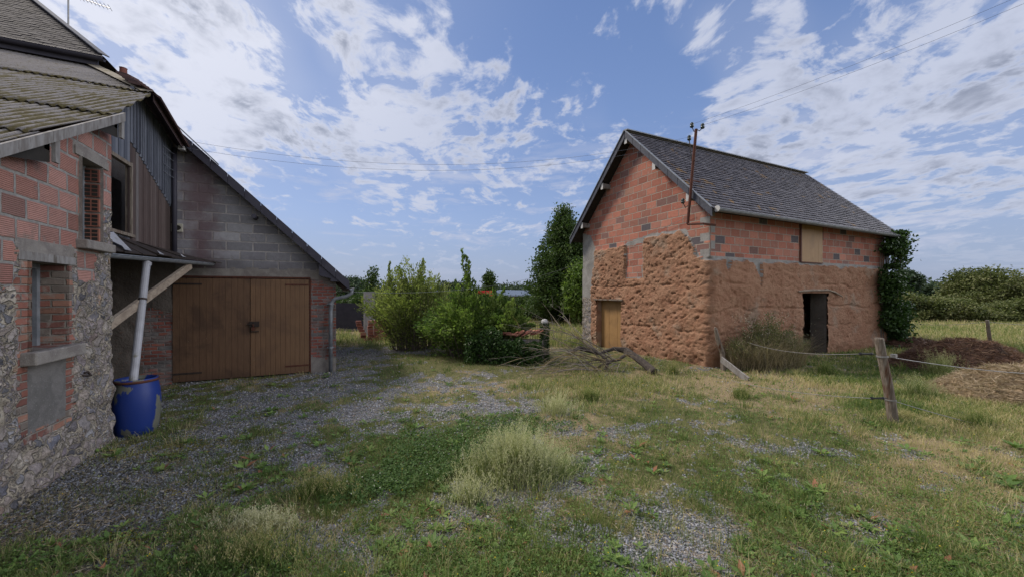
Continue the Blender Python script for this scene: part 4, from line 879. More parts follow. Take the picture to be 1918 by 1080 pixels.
for i in range(16):
    f_ = i/16; c = P2.lerp(P3, f_+.03)
    for r2 in range(2):
        mb.obox(c+Vector((.01-r2*.10, 0, .02+r2*.09)), (.085, 0, -.055), (0, .05, -.01), (.008, 0, .012), rr.random())
lr = mb.build('tiled_roof', M['brown_tile'], loft)
mb = MB(); mb.box((-2.86, 10.1, 4.93), (-2.76, 10.25, 5.0)); mb.build('fascia_end', M['white_cap'], lr)
mb = MB()
for k_ in range(5):
    c = Vector((-3.0-k_*.1, 8.8+k_*.16, 5.56+k_*.1)); mb.obox(c, (.10, -.05, -.03), (.05, .09, 0), (.0, 0, .02), rr.random())
build_each(mb, 'loose_tile', M['brown_tile'], lr)
# drain pipe on the cladding
mb = MB(); pv = GV-.08; mb.tube([(-2.98, pv, 5.0), (-2.98, pv, 2.7)], .045, 10); mb.build('drainpipe', M['fascia'], loft, smooth=True)
mb = MB()
for z in (4.85, 4.7, 4.5, 4.35):
    mb.tube([(LU+.02, pv-.45, z+.05), (LU+.10, pv-.3, z-.02), (LU+.06, pv-.1, z+.02), (LU+.1, pv, z)], .008, 5)
build_each(mb, 'wire', M['cable'], loft)
# canopy
ga, gb = Vector((-2.66, 6.80, 2.46)), Vector((-2.30, 10.12, 2.575))
mb = MB(); gutter(mb, ga, gb, .055); mb.build('canopy_gutter', M['zinc'], loft)
mb = MB(); mb.tube([gb+Vector((.0, 0, .0)), gb+Vector((.0, .25, .02))], .02, 6)
A1 = Vector((-3.05, 6.75, 2.84)); B1 = Vector((-3.05, GV-.03, 2.80)); ga2 = ga+Vector((-.02, 0, .05)); gb2 = Vector((-2.16, GV-.03, 2.60))
n = 9
for i in range(n):
    f0, f1 = i/n, (i+1)/n-.01; q = [ga2.lerp(gb2, f0), ga2.lerp(gb2, f1), A1.lerp(B1, f1), A1.lerp(B1, f0)]
    dz_ = Vector((0, 0, rr.uniform(0, .03))); q = [p+dz_ for p in q]; q2 = [p-Vector((0, 0, .015)) for p in q]
    mb.add(q+q2, [(0, 1, 2, 3), (7, 6, 5, 4), (0, 4, 5, 1), (1, 5, 6, 2), (3, 7, 4, 0)])
mb.build('canopy_roof', M['iron'], loft)
mb = MB()
for f_ in (.10, .33, .52):
    p = ga2.lerp(gb2, f_)+Vector((.02, 0, .035)); mb.add([p, p+Vector((0, .22, .0)), p+Vector((-.05, .05, .06))], [(0, 1, 2)])
mb.add([ga2+Vector((-.1, .02, .22)), ga2+Vector((.05, .6, .06)), ga2+Vector((-.1, .5, .30))], [(0, 1, 2)])
build_each(mb, 'broken_slate', M['pvc'], loft)
mb = MB(); mb.beam((-2.62, 6.74, 1.52), (-2.42, 9.2, 2.47), .05, .12); mb.build('diagonal_brace', M['pale_wood'], loft)
BC = Vector((-2.43, 7.0, gz1(-2.43, 7.0)))
pt1 = Vector((-2.56, 7.72, 2.42)); pt0 = Vector((-2.44, 6.93, .74))
mb = MB(); mb.tube([pt0, pt0.lerp(pt1, .5), pt1], .046, 14); mb.tube([pt1-Vector((0, 0, .05)), pt1+Vector((0, 0, .0))], .055, 12); pp_ = mb.build('downpipe', M['pvc'], loft, smooth=False); tag(pp_, 'pale plastic downpipe slanting into the blue barrel')
mb = MB(); c = pt0.lerp(pt1, .66); dd = (pt1-pt0).normalized(); mb.tube([c-dd*.015, c+dd*.015], .052, 12); mb.build('pipe_clamp', M['iron'], pp_)
# blue barrel
br = thing('water_barrel', 'blue plastic water barrel with worn grey patches below the downpipe', 'barrel', BC)
mb = MB(); mb.lathe(BC, [(0, 0), (.20, 0), (.215, .02), (.235, .12), (.252, .3), (.255, .45), (.245, .6), (.225, .7), (.222, .76), (.21, .765), (.205, .70), (.19, .5), (0, .5)], 40); mb.build('barrel_body', M['barrel'], br, smooth=True)
mb = MB(); mb.lathe(BC, [(.224, .715), (.238, .72), (.238, .745), (.224, .75)], 40); mb.build('rim_band', M['rust'], br, smooth=True)
# ================================================================== SLATE HOUSE behind, top left
fh = thing('farmhouse', 'tall farmhouse with hipped slate roof behind the corrugated roof', 'house', (-7, 14, 0))
FX, FY, FZ = -4.30, 10.92, 6.90; SLP = .95; FW = 7.; FD = 9.
mb = MB(); mb.box((FX-FW+.2, FY+.22, -.2), (FX-.2, FY+FD, FZ-.05)); mb.build('wall', M['darkwall'], fh)
mb = MB(); hr = FW/2*SLP
A, B, C_, D_ = Vector((FX-FW, FY, FZ)), Vector((FX, FY, FZ)), Vector((FX, FY+FD, FZ)), Vector((FX-FW, FY+FD, FZ)); E1 = Vector((FX-FW/2, FY+FW/2, FZ+hr)); E2 = Vector((FX-FW/2, FY+FD-FW/2, FZ+hr))
mb.add([A, B, C_, D_, E1, E2], [(0, 1, 4), (1, 2, 5, 4), (2, 3, 5), (3, 0, 4, 5), (3, 2, 1, 0)]); fr = mb.build('roof', M['old_slate'], fh)
mb = MB(); sl = math.hypot(1, SLP)
slates(mb, A+Vector((0, 0, .012)), (1, 0, 0), (0, 1, SLP), FW, FW/2*sl, .12, .19, clip=lambda h: (h/sl, FW-h/sl), seed=9, lift=.002, th=.005, flat=.35)
mb.build('slates', M['old_slate'], fr)
mb = MB(); mb.beam(B+Vector((.0, 0, .045)), E1+Vector((0, 0, .045)), .16, .02); mb.build('hip_flashing', M['verge'], fr)
mb = MB(); gutter(mb, A+Vector((0, -.06, -.03)), B+Vector((.02, -.06, -.05)), .07); mb.box((FX-FW, FY-.0, FZ-.2), (FX-.1, FY+.03, FZ-.02)); mb.build('gutter', M['fascia'], fh)
cp = atp(231, 133, 10.2)
mb = MB(); mb.lathe((cp.x, cp.y, cp.z-.75), [(.11, 0), (.11, .55), (.085, .56), (.075, .80), (.085, .82), (.06, .82)], 16); mb.build('chimney_pot', M['tile_red'], fh, smooth=False)
ant = thing('tv_antenna', 'rooftop television antenna on a thin mast above the slate roof', 'antenna', atp(128, 54, 9.4))
mb = MB(); am = atp(128, 60, 9.4); mb.tube([am-Vector((0, 0, .4)), am+Vector((0, 0, 1.6))], .017, 6); mb.build('mast', M['wire'], ant)
a0, a1 = atp(118, -14, 9.4), atp(206, 16, 8.9)
mb = MB(); mb.tube([a0, a1], .009, 5)
for i in range(13):
    c = a0.lerp(a1, i/12); mb.tube([c-Vector((.0, .10, -.02)), c+Vector((0, .10, .0))], .005, 4)
mb.build('boom', M['wire'], ant)
# ================================================================== cables
def cat(a, b, sag, r, mat, name, label, n=24, group=None):
    a, b = Vector(a), Vector(b); mb = MB()
    pts = [a.lerp(b, i/n)-Vector((0, 0, sag*4*(i/n)*(1-i/n))) for i in range(n+1)]
    mb.tube(pts, r, 5); o = mb.build(name, mat); return tag(o, label, 'cable', group)
cat(ins_pts[0], atp(2150, -112, 5.5), .12, .0026, M['cable'], 'overhead_cable', 'upper one of the two overhead cables leaving the mast towards the upper right', group='overhead cables')
cat(ins_pts[1], atp(2150, -92, 5.5), .12, .0026, M['cable'], 'overhead_cable', 'lower one of the two overhead cables leaving the mast towards the upper right', group='overhead cables')
cat(ins_pts[2], (-2.9, 10.1, 5.13), .62, .0026, M['cable'], 'overhead_cable', 'upper one of the two cables spanning the yard from loft to mast', group='overhead cables')
cat(ins_pts[2]+Vector((0, 0, -.12)), (-2.9, 10.0, 4.95), .62, .0026, M['cable'], 'overhead_cable', 'lower one of the two cables spanning the yard from loft to mast', group='overhead cables')
gcv, gck = onx(BU-.08, 1094)
cat((.14, GV-.02, 1.99), (BU-.1, gcv+.0, pz(490, gck)), .42, .004, simple('greycable', (.25, .27, .27), (.32, .34, .34), 5), 'slack_cable', 'slack pale cable hanging low from garage corner to barn')
g1 = mp(1280, 398)+Vector((.40, 0, 0)); cat((BU-.1, gcv, pz(490, gck)), (BU-.06, g1.y, g1.z), .05, .006, M['render'], 'wall_cable', 'thin pale cable running up the brick gable of the barn')
# ================================================================== vegetation helpers
def stems(base, n, h, spread, leaf, per, mat, name, parent, rad=.012, droop=.25, lmin=.1, rndb=(0, 1), wid=.5, seed=0, mid=1.0, base_r=.15, stemmat='bark', keep=None, noise_sc=None):
    """bush or tree made of arching shoots, each set with leaves"""
    r = np.random.default_rng(seed); mb = MB(); LC = []; LA = []; LS = []; LR = []
    for i in range(n):
        a = r.uniform(0, 2*math.pi); rr_ = math.sqrt(r.uniform(0, 1)); H = h*(1-.45*rr_**1.5)*r.uniform(.65, 1.05)
        ox, oy = spread[0]*rr_*math.cos(a), spread[1]*rr_*math.sin(a)
        p0 = np.array(base)+np.array([ox*base_r, oy*base_r, 0]); p3 = np.array(base)+np.array([ox, oy, H-droop*H*rr_*.6]); pm = np.array(base)+np.array([ox*.55, oy*.55, H*.72])
        T = np.linspace(0, 1, 8)[:, None]; P = (1-T)**2*p0+2*T*(1-T)*pm+T**2*p3; P[1:] += r.normal(size=(7, 3))*.02*h/2
        mb.tube([tuple(p) for p in P], list(np.linspace(rad*r.uniform(.7, 1.3), rad*.2, 8)), 4, False)
        k = int(per*H/h*r.uniform(.7, 1.2)); t = lmin+(1-lmin)*r.uniform(0, 1, k)**.8
        idx = np.minimum((t*7).astype(int), 6); f_ = (t*7-idx)[:, None]; c = P[idx]*(1-f_)+P[idx+1]*f_
        c = c+r.normal(size=(k, 3))*(.05+.10*(1-t[:, None]))*mid*h/2; LC.append(c); LA.append(np.tile(P[-1]-P[4], (k, 1))/max(np.linalg.norm(P[-1]-P[4]), .01)+np.array([0, 0, -.2])); LS.append(leaf*r.uniform(.6, 1.25, k)); LR.append(np.clip(r.uniform(*rndb)+r.normal(size=k)*.15, 0, 1))
    C = np.concatenate(LC); A_ = np.concatenate(LA); s_ = np.concatenate(LS); q = np.concatenate(LR)
    ok = C[:, 2] > base[2]+.02
    if keep is not None: ok &= keep(C)
    V, F, rn = leaf_geo(C[ok], s_[ok], q[ok], A_[ok], wid)
    mb.build('stems', M[stemmat], parent); npmesh('foliage', V, F, rn, M[mat], parent)
def crown(blobs_, ncl, per, leaf, mat, parent, seed=0, thr=.40, nsc=1.2, name='crown', cl=.25, floor=None, wid=.6, shell=.5):
    r = np.random.default_rng(seed); B_ = np.array(blobs_, float)
    vol = B_[:, 3]*B_[:, 4]*B_[:, 5]; pick = r.choice(len(B_), ncl, p=vol/vol.sum()); d = unit(r.normal(size=(ncl, 3))); rad = 1-shell*r.uniform(0, 1, ncl)**1.6
    c = B_[pick, :3]+d*rad[:, None]*B_[pick, 3:6]
    nz_ = fbm(c[:, 0], c[:, 1], c[:, 2], nsc, 3, seed+5); c = c[nz_ > thr]
    tone = fbm(c[:, 0]*2, c[:, 1]*2, c[:, 2]*2, 1., 2, seed+9)
    L = np.repeat(c, per, 0)+r.normal(size=(len(c)*per, 3))*cl*np.array([1, 1, .8]); q = np.clip(np.repeat(tone, per)*1.1-.05+r.normal(size=len(L))*.16, 0, 1)
    if floor is not None: k = L[:, 2] > floor; L, q = L[k], q[k]
    V, F, rn = leaf_geo(L, leaf*r.uniform(.6, 1.3, len(L)), q, None, wid, up=.8)
    return npmesh(name, V, F, rn, M[mat], parent)
def trunkmesh(base, h, r0, parent, nl=7, spread=1., seed=0, mat='bark', top=.68):
    r = random.Random(seed); mb = MB(); b = Vector(base)
    pts = [b+Vector((r.uniform(-.06, .06)*i, r.uniform(-.06, .06)*i, h*top*i/6)) for i in range(7)]
    mb.tube(pts, [r0*(1-.85*i/6)+.01 for i in range(7)], 8)
    for k in range(nl):
        i = r.randint(1, 5); a = r.uniform(0, 6.28); L = spread*r.uniform(.5, 1.); p = pts[i]
        q = [p, p+Vector((math.cos(a)*L*.5, math.sin(a)*L*.5, L*.2)), p+Vector((math.cos(a)*L, math.sin(a)*L, min(L*.5, h*.9-p.z)))]; mb.tube(q, [r0*.4, r0*.25, r0*.06], 6)
    mb.build('trunk', M[mat], parent)
def P3v(px, depth, z=0): p = at(px, depth, z); return (p.x, p.y, z)
# shrubs in the yard
b = P3v(778, 13.2, 0); sh = thing('shrub', 'tall loose willowy shrub beside the gravel track, left of the pair', 'shrub', b)
stems(b, 175, 3.25, (1.95, 1.35), .10, 185, 'leaf_mid', 's', sh, .016, .18, .06, (.1, .9), .42, 3, .8, .4)
for i, (px, top, n) in enumerate(((727, 483, 8), (790, 473, 9), (818, 498, 6), (752, 502, 8), (770, 490, 6))):
    bb_ = P3v(px, 13.2, 1.3); stems(bb_, n, pz(top, 13.2)-1.3, (.28, .28), .11, 110, 'leaf_mid', 's', sh, .01, .0, .1, (.3, 1), .42, 40+i, .35, .8)
b = P3v(885, 11.9, 0); sh = thing('shrub', 'dense green bush with tall leader beside the overgrown low wall', 'shrub', b)
stems(b, 145, 2.4, (1.8, 1.15), .10, 215, 'leaf_green', 's', sh, .014, .4, .1, (.1, .85), .5, 6, 1.1, .45)
for i, (px, top, n, b0) in enumerate(((866, 458, 10, .9), (928, 492, 7, .9), (878, 505, 10, .8), (850, 540, 6, .8), (935, 535, 6, .8))):
    bb_ = P3v(px+4, 11.9, b0); stems(bb_, n, pz(top, 11.9)-b0, (.34, .3), .11, 190, 'leaf_green', 's', sh, .01, .0, .05, (.2, .9), .5, 50+i, .38, .9)
bb_ = P3v(955, 11.4, .5); stems(bb_, 50, 1.35, (.9, .6), .10, 190, 'leaf_green', 's', sh, .008, .5, .1, (.3, 1), .45, 71, .8, .5)
# overgrown low wall with tiles on top
wl0, wl1 = Vector(P3v(880, 11.0)), Vector(P3v(1018, 10.75))
wl = thing('garden_wall', 'low wall smothered in ivy with broken red tiles laid on top', 'wall', wl0.lerp(wl1, .5))
mb = MB(); mb.beam(wl0+Vector((0, 0, .30)), wl1+Vector((0, 0, .30)), .3, .66); mb.build('masonry', M['rubble'], wl)
nl = 9000; t = rng.uniform(-.05, .97, nl)**.8 if 0 else rng.uniform(-.05, .97, nl); c = np.array(wl0)[None]*(1-t[:, None])+np.array(wl1)[None]*t[:, None]
dn = np.array([sT, cT, 0]); hw_ = .50+.32*fbm(t*5, t*0, 0, 1, 2, 3)*(t < .45)+.30*fbm(t*9, t*0, 0, 1, 2, 3); zz = rng.uniform(0, 1, nl)**.8*hw_
c = c+dn*(rng.normal(size=(nl, 1))*.14-.18-(.30*(.8-zz[:, None]))*fbm(t*7, t*0, 0, 1, 2, 8)[:, None]*1.6); c[:, 2] = zz
V, F, rn = leaf_geo(c, .06*rng.uniform(.6, 1.3, nl), np.clip(rng.normal(.35, .2, nl), 0, 1), None, .8); npmesh('ivy', V, F, rn, M['leaf_ivy'], wl)
tl = thing('roof_tile_pile', 'pile of broken red roof tiles on the ivy covered low wall', 'tiles', wl0.lerp(wl1, .7)+Vector((0, 0, .73)))
mb = MB(); r2 = random.Random(8)
for i in range(26):
    f_ = .50+.47*i/26; p = wl0.lerp(wl1, f_)+Vector((r2.uniform(-.05, .05), r2.uniform(-.08, .08), .76+.10*max(0, (f_-.62)*2.2)+r2.uniform(0, .06)))
    d = (wl1-wl0).normalized(); up = Vector((0, 0, 1)); ax = (d*math.cos(.5)+up*math.sin(.5)*(1 if i > 6 else -.1)).normalized(); ay = Vector((sT, cT, 0)); az = ax.cross(ay).normalized()
    mb.obox(p, ax*.12, ay*.13, az*.010, r2.random())
build_each(mb, 'tile', M['tile_red'], tl)
pb_ = P3v(1020, 10.75); po = thing('gate_post', 'ivy covered concrete gate post with pale cap at the low wall end', 'post', pb_)
mb = MB(); mb.box((pb_[0]-.06, pb_[1]-.06, -.1), (pb_[0]+.06, pb_[1]+.06, 1.1)); mb.build('shaft', M['plinth'], po)
mb = MB(); mb.lathe((pb_[0], pb_[1], 1.1), [(0, 0), (.10, 0), (.10, .05), (.07, .10), (0, .12)], 10); mb.build('cap', M['white_cap'], po)
n = 1500; zz = rng.uniform(0, 1.12, n); a_ = rng.uniform(0, 6.28, n); c = np.stack([pb_[0]+np.cos(a_)*(.11+rng.normal(0, .03, n)), pb_[1]+np.sin(a_)*(.11+rng.normal(0, .03, n)), zz], 1); V, F, rn = leaf_geo(c, .05, np.clip(rng.normal(.4, .2, n), 0, 1), None, .8); npmesh('ivy', V, F, rn, M['leaf_ivy'], po)
# mesh fence behind wall
mf = thing('mesh_fence', 'thin wire mesh fence behind the tile topped low wall', 'fence', P3v(975, 11.6)); mb = MB(); f0, f1 = Vector(P3v(925, 11.6)), Vector(P3v(1016, 11.0))
for i in range(22): p = f0.lerp(f1, i/21); mb.tube([p, p+Vector((0, 0, 1.02))], .0045, 4)
for k_ in range(7): mb.tube([f0+Vector((0, 0, .1+.15*k_)), f1+Vector((0, 0, .1+.15*k_))], .004, 4)
mb.build('mesh', M['iron'], mf)
# concrete slab, stacked tiles and fence to the left
p = P3v(692, 17.5); cs = MB(); cs.box((p[0]-.24, p[1]-.1, -.1), (p[0]+.24, p[1]+.1, 2.0)); tag(cs.build('concrete_post', M['steel_post']), 'upright grey concrete slab behind the willowy shrub', 'post')
p = P3v(708, 15.6); st = thing('brick_stack', 'leaning stack of dark red bricks behind the willowy shrub', 'bricks', p); mb = MB()
for i in range(5):
    for j in range(7):
        mb.obox((p[0]-.5+i*.22+r2.uniform(-.02, .02)-.04*j*(i == 0), p[1]+.1*r2.random(), .06+j*.12+.0), (.10, 0, .0), (0, .1, 0), (0, 0, .05), r2.random())
build_each(mb, 'brick', M['tile_red'], st)
p0, p1 = Vector(P3v(560, 20)), Vector(P3v(690, 19.5)); pf = thing('panel_fence', 'dark panel fence below the hedge beyond the garage', 'fence', p0.lerp(p1, .5)); mb = MB(); mb.beam(p0+Vector((0, 0, .72)), p1+Vector((0, 0, .72)), .05, 1.4); mb.build('panels', M['fascia'], pf); mb = MB(); mb.beam(p0+Vector((0, 0, .0)), p1+Vector((0, 0, .0)), .14, .22); mb.build('kerb', M['plinth'], pf)
def hedge(name, label, a, b, h, wdt, ncl, leaf, mat, seed, cat_='hedge', per=14, cl=.16, hvar=.25, thr=.3):
    a, b = Vector(a), Vector(b); L = (b-a).length; n = max(3, int(L/1.4)); r = random.Random(seed); o = thing(name, label, cat_, a.lerp(b, .5), 'hedges round the fields'); B_ = []
    for i in range(n+1):
        p = a.lerp(b, i/n); hh = h*(1+r.uniform(-hvar, hvar*.4)); B_.append((p.x+r.uniform(-.2, .2), p.y+r.uniform(-.2, .2), hh*.5, L/n*.75, wdt*.6, hh*.52))
    crown(B_, ncl, per, leaf, mat, o, seed, thr, .9, 'foliage', cl, .02)
    mb = MB()
    for i in range(n*2): p = a.lerp(b, r.random()); mb.tube([p, p+Vector((r.uniform(-.2, .2), r.uniform(-.2, .2), h*.8))], [.04, .012], 5)
    mb.build('branches', M['bark'], o); return o
hedge('hedge', 'dark leafy hedge above the panel fence past the garage corner', P3v(540, 21.5), P3v(705, 21), 2.0, 1.2, 2300, .14, 'leaf_dark', 11)
hedge('hedge', 'low dark trimmed hedge along the far side of the paddock left of the barn', P3v(900, 28), P3v(1150, 27.5), 1.75, 1.6, 4200, .13, 'leaf_dark', 12, hvar=.06)
hedge('hedge', 'mid distance hedge behind the willowy shrub', P3v(700, 30), P3v(905, 31), 1.9, 1.6, 2600, .16, 'leaf_dark', 13)
hedge('bramble_hedge', 'long bright bramble hedge beyond the field right of the barn', P3v(1640, 27), P3v(2150, 24), 1.55, 2.4, 9000, .15, 'leaf_olive', 14, hvar=.55, thr=.40)
def tree(label, px, depth, top, halfw, mat, seed, base=None, blob=None, leaf=.16, ncl=900, per=16, cl=.22, z0f=.25, thr=.38, group=None, name='tree', nsc=1.1, nb=9):
    p = P3v(px, depth); H = pz(top, depth); o = thing(name, label, 'tree', p, 'trees beyond the yard'); r = random.Random(seed); W = halfw/FPX*depth
    trunkmesh(p, H, .05*H*.5, o, 8, W*.8, seed)
    B_ = [(p[0], p[1], H*(z0f+1)/2, W*.62, W*.62, H*(1-z0f)/2*.97)]
    for i in range(nb):
        f_ = r.uniform(0, 1); z = H*(z0f+.1+(.82-z0f)*f_); a_ = r.uniform(0, 6.28); q = W*(1-.65*f_)*.72; B_.append((p[0]+math.cos(a_)*q, p[1]+math.sin(a_)*q, z, W*.34, W*.34, H*.12))
    crown(B_, ncl, per, leaf, mat, o, seed, thr, nsc, 'crown', cl, .1); return o
dp_ = 25.; p = P3v(1058, dp_); t_ = thing('tree', 'tall dark green tree rising beside the barn gable', 'tree', p); trunkmesh(p, 7.2, .16, t_, 10, 1.4, 21); B_ = []; r_t = random.Random(4)
for i in range(34):
    f_ = (i+.5)/34; z = .5+6.6*f_; W_ = 2.75*(1-f_)**.75*(.75+.25*min(1, f_*6)); a_ = i*2.4; B_.append((p[0]+math.cos(a_)*W_*.72, p[1]+math.sin(a_)*W_*.72, z, .45+W_*.30, .45+W_*.30, .42+.25*r_t.random()))
B_ += [(p[0], p[1], 2.6, 1.3, 1.3, 2.4), (p[0], p[1], 5.2, .6, .6, 1.6), (p[0], p[1], 7.0, .22, .22, .55)]
crown(B_, 4000, 18, .17, 'leaf_dark', t_, 21, .33, 1.3, 'crown', .2, .1)
b = P3v(1090, 22.5); mt_ = thing('tree', 'lighter green young tree in front of the tall dark one by the barn', 'tree', b); trunkmesh(b, 3.4, .08, mt_, 6, .8, 4); crown([(b[0], b[1], 2.0, 1.0, 1.0, 1.6), (b[0]-.4, b[1], 1.5, .8, .8, .8), (b[0]+.2, b[1], 3.2, .7, .7, .7)], 750, 14, .17, 'leaf_green', mt_, 31, .42, 1.2, 'crown', .2)
tree('small slender tree top showing above the hedge by the garage', 696, 21, 500, 14, 'leaf_dark', 23, leaf=.12, ncl=90, per=12, cl=.12, z0f=.55)
tree('rounded green trees behind the fence seen past the garage gutter', 655, 34, 524, 42, 'leaf_far', 24, leaf=.25, ncl=900, z0f=.1)
tree('dark pointed conifer peeking up behind the bush', 917, 40, 507, 13, 'leaf_dark', 25, leaf=.22, ncl=300, z0f=.1)
tree('dark oak just right of the ivy at the field edge', 1697, 36, 509, 30, 'leaf_far', 26, leaf=.25, ncl=900, z0f=.1)
tree('low dark tree between the oak and the pale tree', 1742, 42, 534, 40, 'leaf_far', 27, leaf=.28, ncl=900, z0f=.1)
tree('broad pale olive tree above the bramble hedge at right', 1852, 30, 503, 80, 'leaf_olive', 28, leaf=.18, ncl=2300, z0f=.15, thr=.40, nb=18)
tree('olive green tree cut off by the right edge of the picture', 1960, 31, 530, 55, 'leaf_olive', 29, leaf=.2, ncl=1100, z0f=.1)
tree('dark bushy tree low above the hedge behind the willowy shrub', 850, 38, 533, 45, 'leaf_far', 30, leaf=.28, ncl=700, z0f=.1)
# distant wood
r = np.random.default_rng(77); B_ = []
for i in range(150):
    a_ = R(-60+i*120/150)+TH*0; d_ = r.uniform(170, 240); x = math.sin(a_+TH)*d_; y = math.cos(a_+TH)*d_; hh = r.uniform(3, 6.5); B_.append((x, y, hh*.45, 5, 5, hh*.6))
V = crown(B_, 5200, 8, 1.5, 'leaf_far', None, 78, .2, .1, 'distant_wood', 1.2, .0); tag(V, 'low line of distant woodland along the horizon', 'wood', kind='stuff')
# red sign-like box and far shed
p = P3v(908, 33); mb = MB(); mb.box((p[0]-.75, p[1]-.3, 0), (p[0]+.75, p[1]+.3, pz(544, 33))); 
rb = tag(mb.build('red_container', M['paint_red'], bevel=.03), 'bright red upright box glimpsed above the bush', 'container')
p = P3v(958, 46); sd_ = thing('far_shed', 'low shed with pale blue grey roof beyond the hedge', 'shed', p); mb = MB(); mb.box((p[0]-3, p[1]-2, 0), (p[0]+2.6, p[1]+2, 1.7)); mb.build('wall', M['darkwall'], sd_)
mb = MB(); mb.add([(p[0]-3.2, p[1]-2.3, 1.6), (p[0]+2.8, p[1]-2.3, 1.6), (p[0]+2.8, p[1]+.3, 2.25), (p[0]-3.2, p[1]+.3, 2.35), (p[0]-3.2, p[1]+2.3, 1.6), (p[0]+2.8, p[1]+2.3, 1.6)], [(0, 1, 2, 3), (3, 2, 5, 4)]); mb.build('roof', simple('blue_sheet', (.10, .13, .18), (.13, .16, .21), 4, .5, .001), sd_)
# ivy at the far barn corner
iv = thing('ivy', 'thick ivy climbing the far right corner of the barn', 'ivy', (BU+SL, BV, 0))
r = np.random.default_rng(5); n = 17000; zz = r.uniform(0, 4.15, n)
cxx = BU+SL-.30+.25*np.sin(zz*1.7)+.1*zz-.25*(zz-2)*(zz > 2)*0; wdt = .22+.38*np.exp(-((zz-3.4)/.7)**2)*.4+.30*np.exp(-((zz-1.2)/.9)**2)*.6
x = cxx+r.normal(size=n)*wdt*.85; y = BV-.06-np.abs(r.normal(size=n))*.22-.1*r.random(n); x = np.where(x > BU+SL+.1, x, x); 
k_ = fbm(x, y*0, zz, 2.2, 3, 4) > .42
c = np.stack([x, y, zz], 1)[k_]; V, F, rn = leaf_geo(c, .10*r.uniform(.6, 1.2, len(c)), np.clip(r.normal(.4, .22, len(c)), 0, 1), None, .85); npmesh('foliage', V, F, rn, M['leaf_ivy'], iv)
bb_ = (BU+SL+.3, BV-.25, 2.8); stems(bb_, 14, 1.0, (.8, .4), .10, 40, 'leaf_ivy', 's', iv, .01, .4, .1, (.3, 1), .8, 91, .8, .5)
bb_ = (BU+SL+.3, BV-.25, 3.3); stems(bb_, 9, .75, (.4, .3), .10, 40, 'leaf_ivy', 's', iv, .01, .2, .1, (.3, 1), .8, 92, .8, .5)
mb = MB()
for i in range(5): x0 = BU+SL-.5+i*.15; mb.tube([(x0, BV-.05, 0), (x0+.1, BV-.08, 1.4), (x0-.05, BV-.06, 2.8), (x0+.1, BV-.06, 3.8)], [.035, .03, .02, .008], 6)
mb.build('stems', M['bark'], iv)
# dry weeds thicket against the side wall
tb = P3v(1428, 9.9); th_ = thing('weed_thicket', 'tangled dry weeds and green scrub against the barn side wall', 'weeds', tb)
stems((tb[0]+.2, tb[1], 0), 240, 1.45, (1.7, .65), .05, 75, 'leaf_olive', 's', th_, .005, .35, .1, (.2, 1.), .35, 14, .9, .75, 'twig')
r = np.random.default_rng(15); n = 9000; a_ = r.uniform(0, 6.28, n); n = 4500; a_ = a_[:n]; q = np.sqrt(r.random(n)); B0 = np.stack([tb[0]+.2+np.cos(a_)*q*1.35, tb[1]+np.sin(a_)*q*.6, r.random(n)*.55*(1-q*.5)], 1)
V, F, rn = blade_geo(B0, r.uniform(.25, .75, n), .006, r.normal(size=(n, 2))*.6, np.clip(r.normal(.45, .3, n), 0, 1)); tag(npmesh('dry_stalks', V, F, rn, M['dry_stem'], th_), kind='stuff')
n = 420; B0 = np.stack([tb[0]+.15+r.normal(size=n)*.65, tb[1]+r.normal(size=n)*.25, r.uniform(.95, 1.55, n)-.1], 1); V, F, rn = leaf_geo(B0, .022, r.random(n), None, .9); tag(npmesh('seed_heads', V, F, rn, M['whiteflower'], th_), kind='stuff')
# old leaning post, plank
cpn = Vector(P3v(1357, 9.5)); mb = MB(); mb.tube([cpn+Vector((-.02, 0, -.1)), cpn+Vector((-.04, .03, .45)), cpn+Vector((-.16, .06, .8)), cpn+Vector((-.25, .06, 1.05)), cpn+Vector((-.27, .06, 1.10))], [.065, .06, .055, .045, .02], 9, wob=.12)
tag(mb.build('old_post', M['post_wood']), 'crooked weathered post leaning by the barn corner', 'post')
mb = MB(); mb.beam(G(1402, 712, .03), atp(1351, 672, 9.2), .035, .15, (0, .3, 1)); tag(mb.build('plank', M['grey_wood']), 'grey plank lying against the crooked post', 'plank')
p = G(1700, 640); mb = MB(); mb.beam(p, atp(1680, 603, 14.2), .2, .03); tag(mb.build('board', M['grey_wood']), 'grey board leaning beside the ivy', 'board')
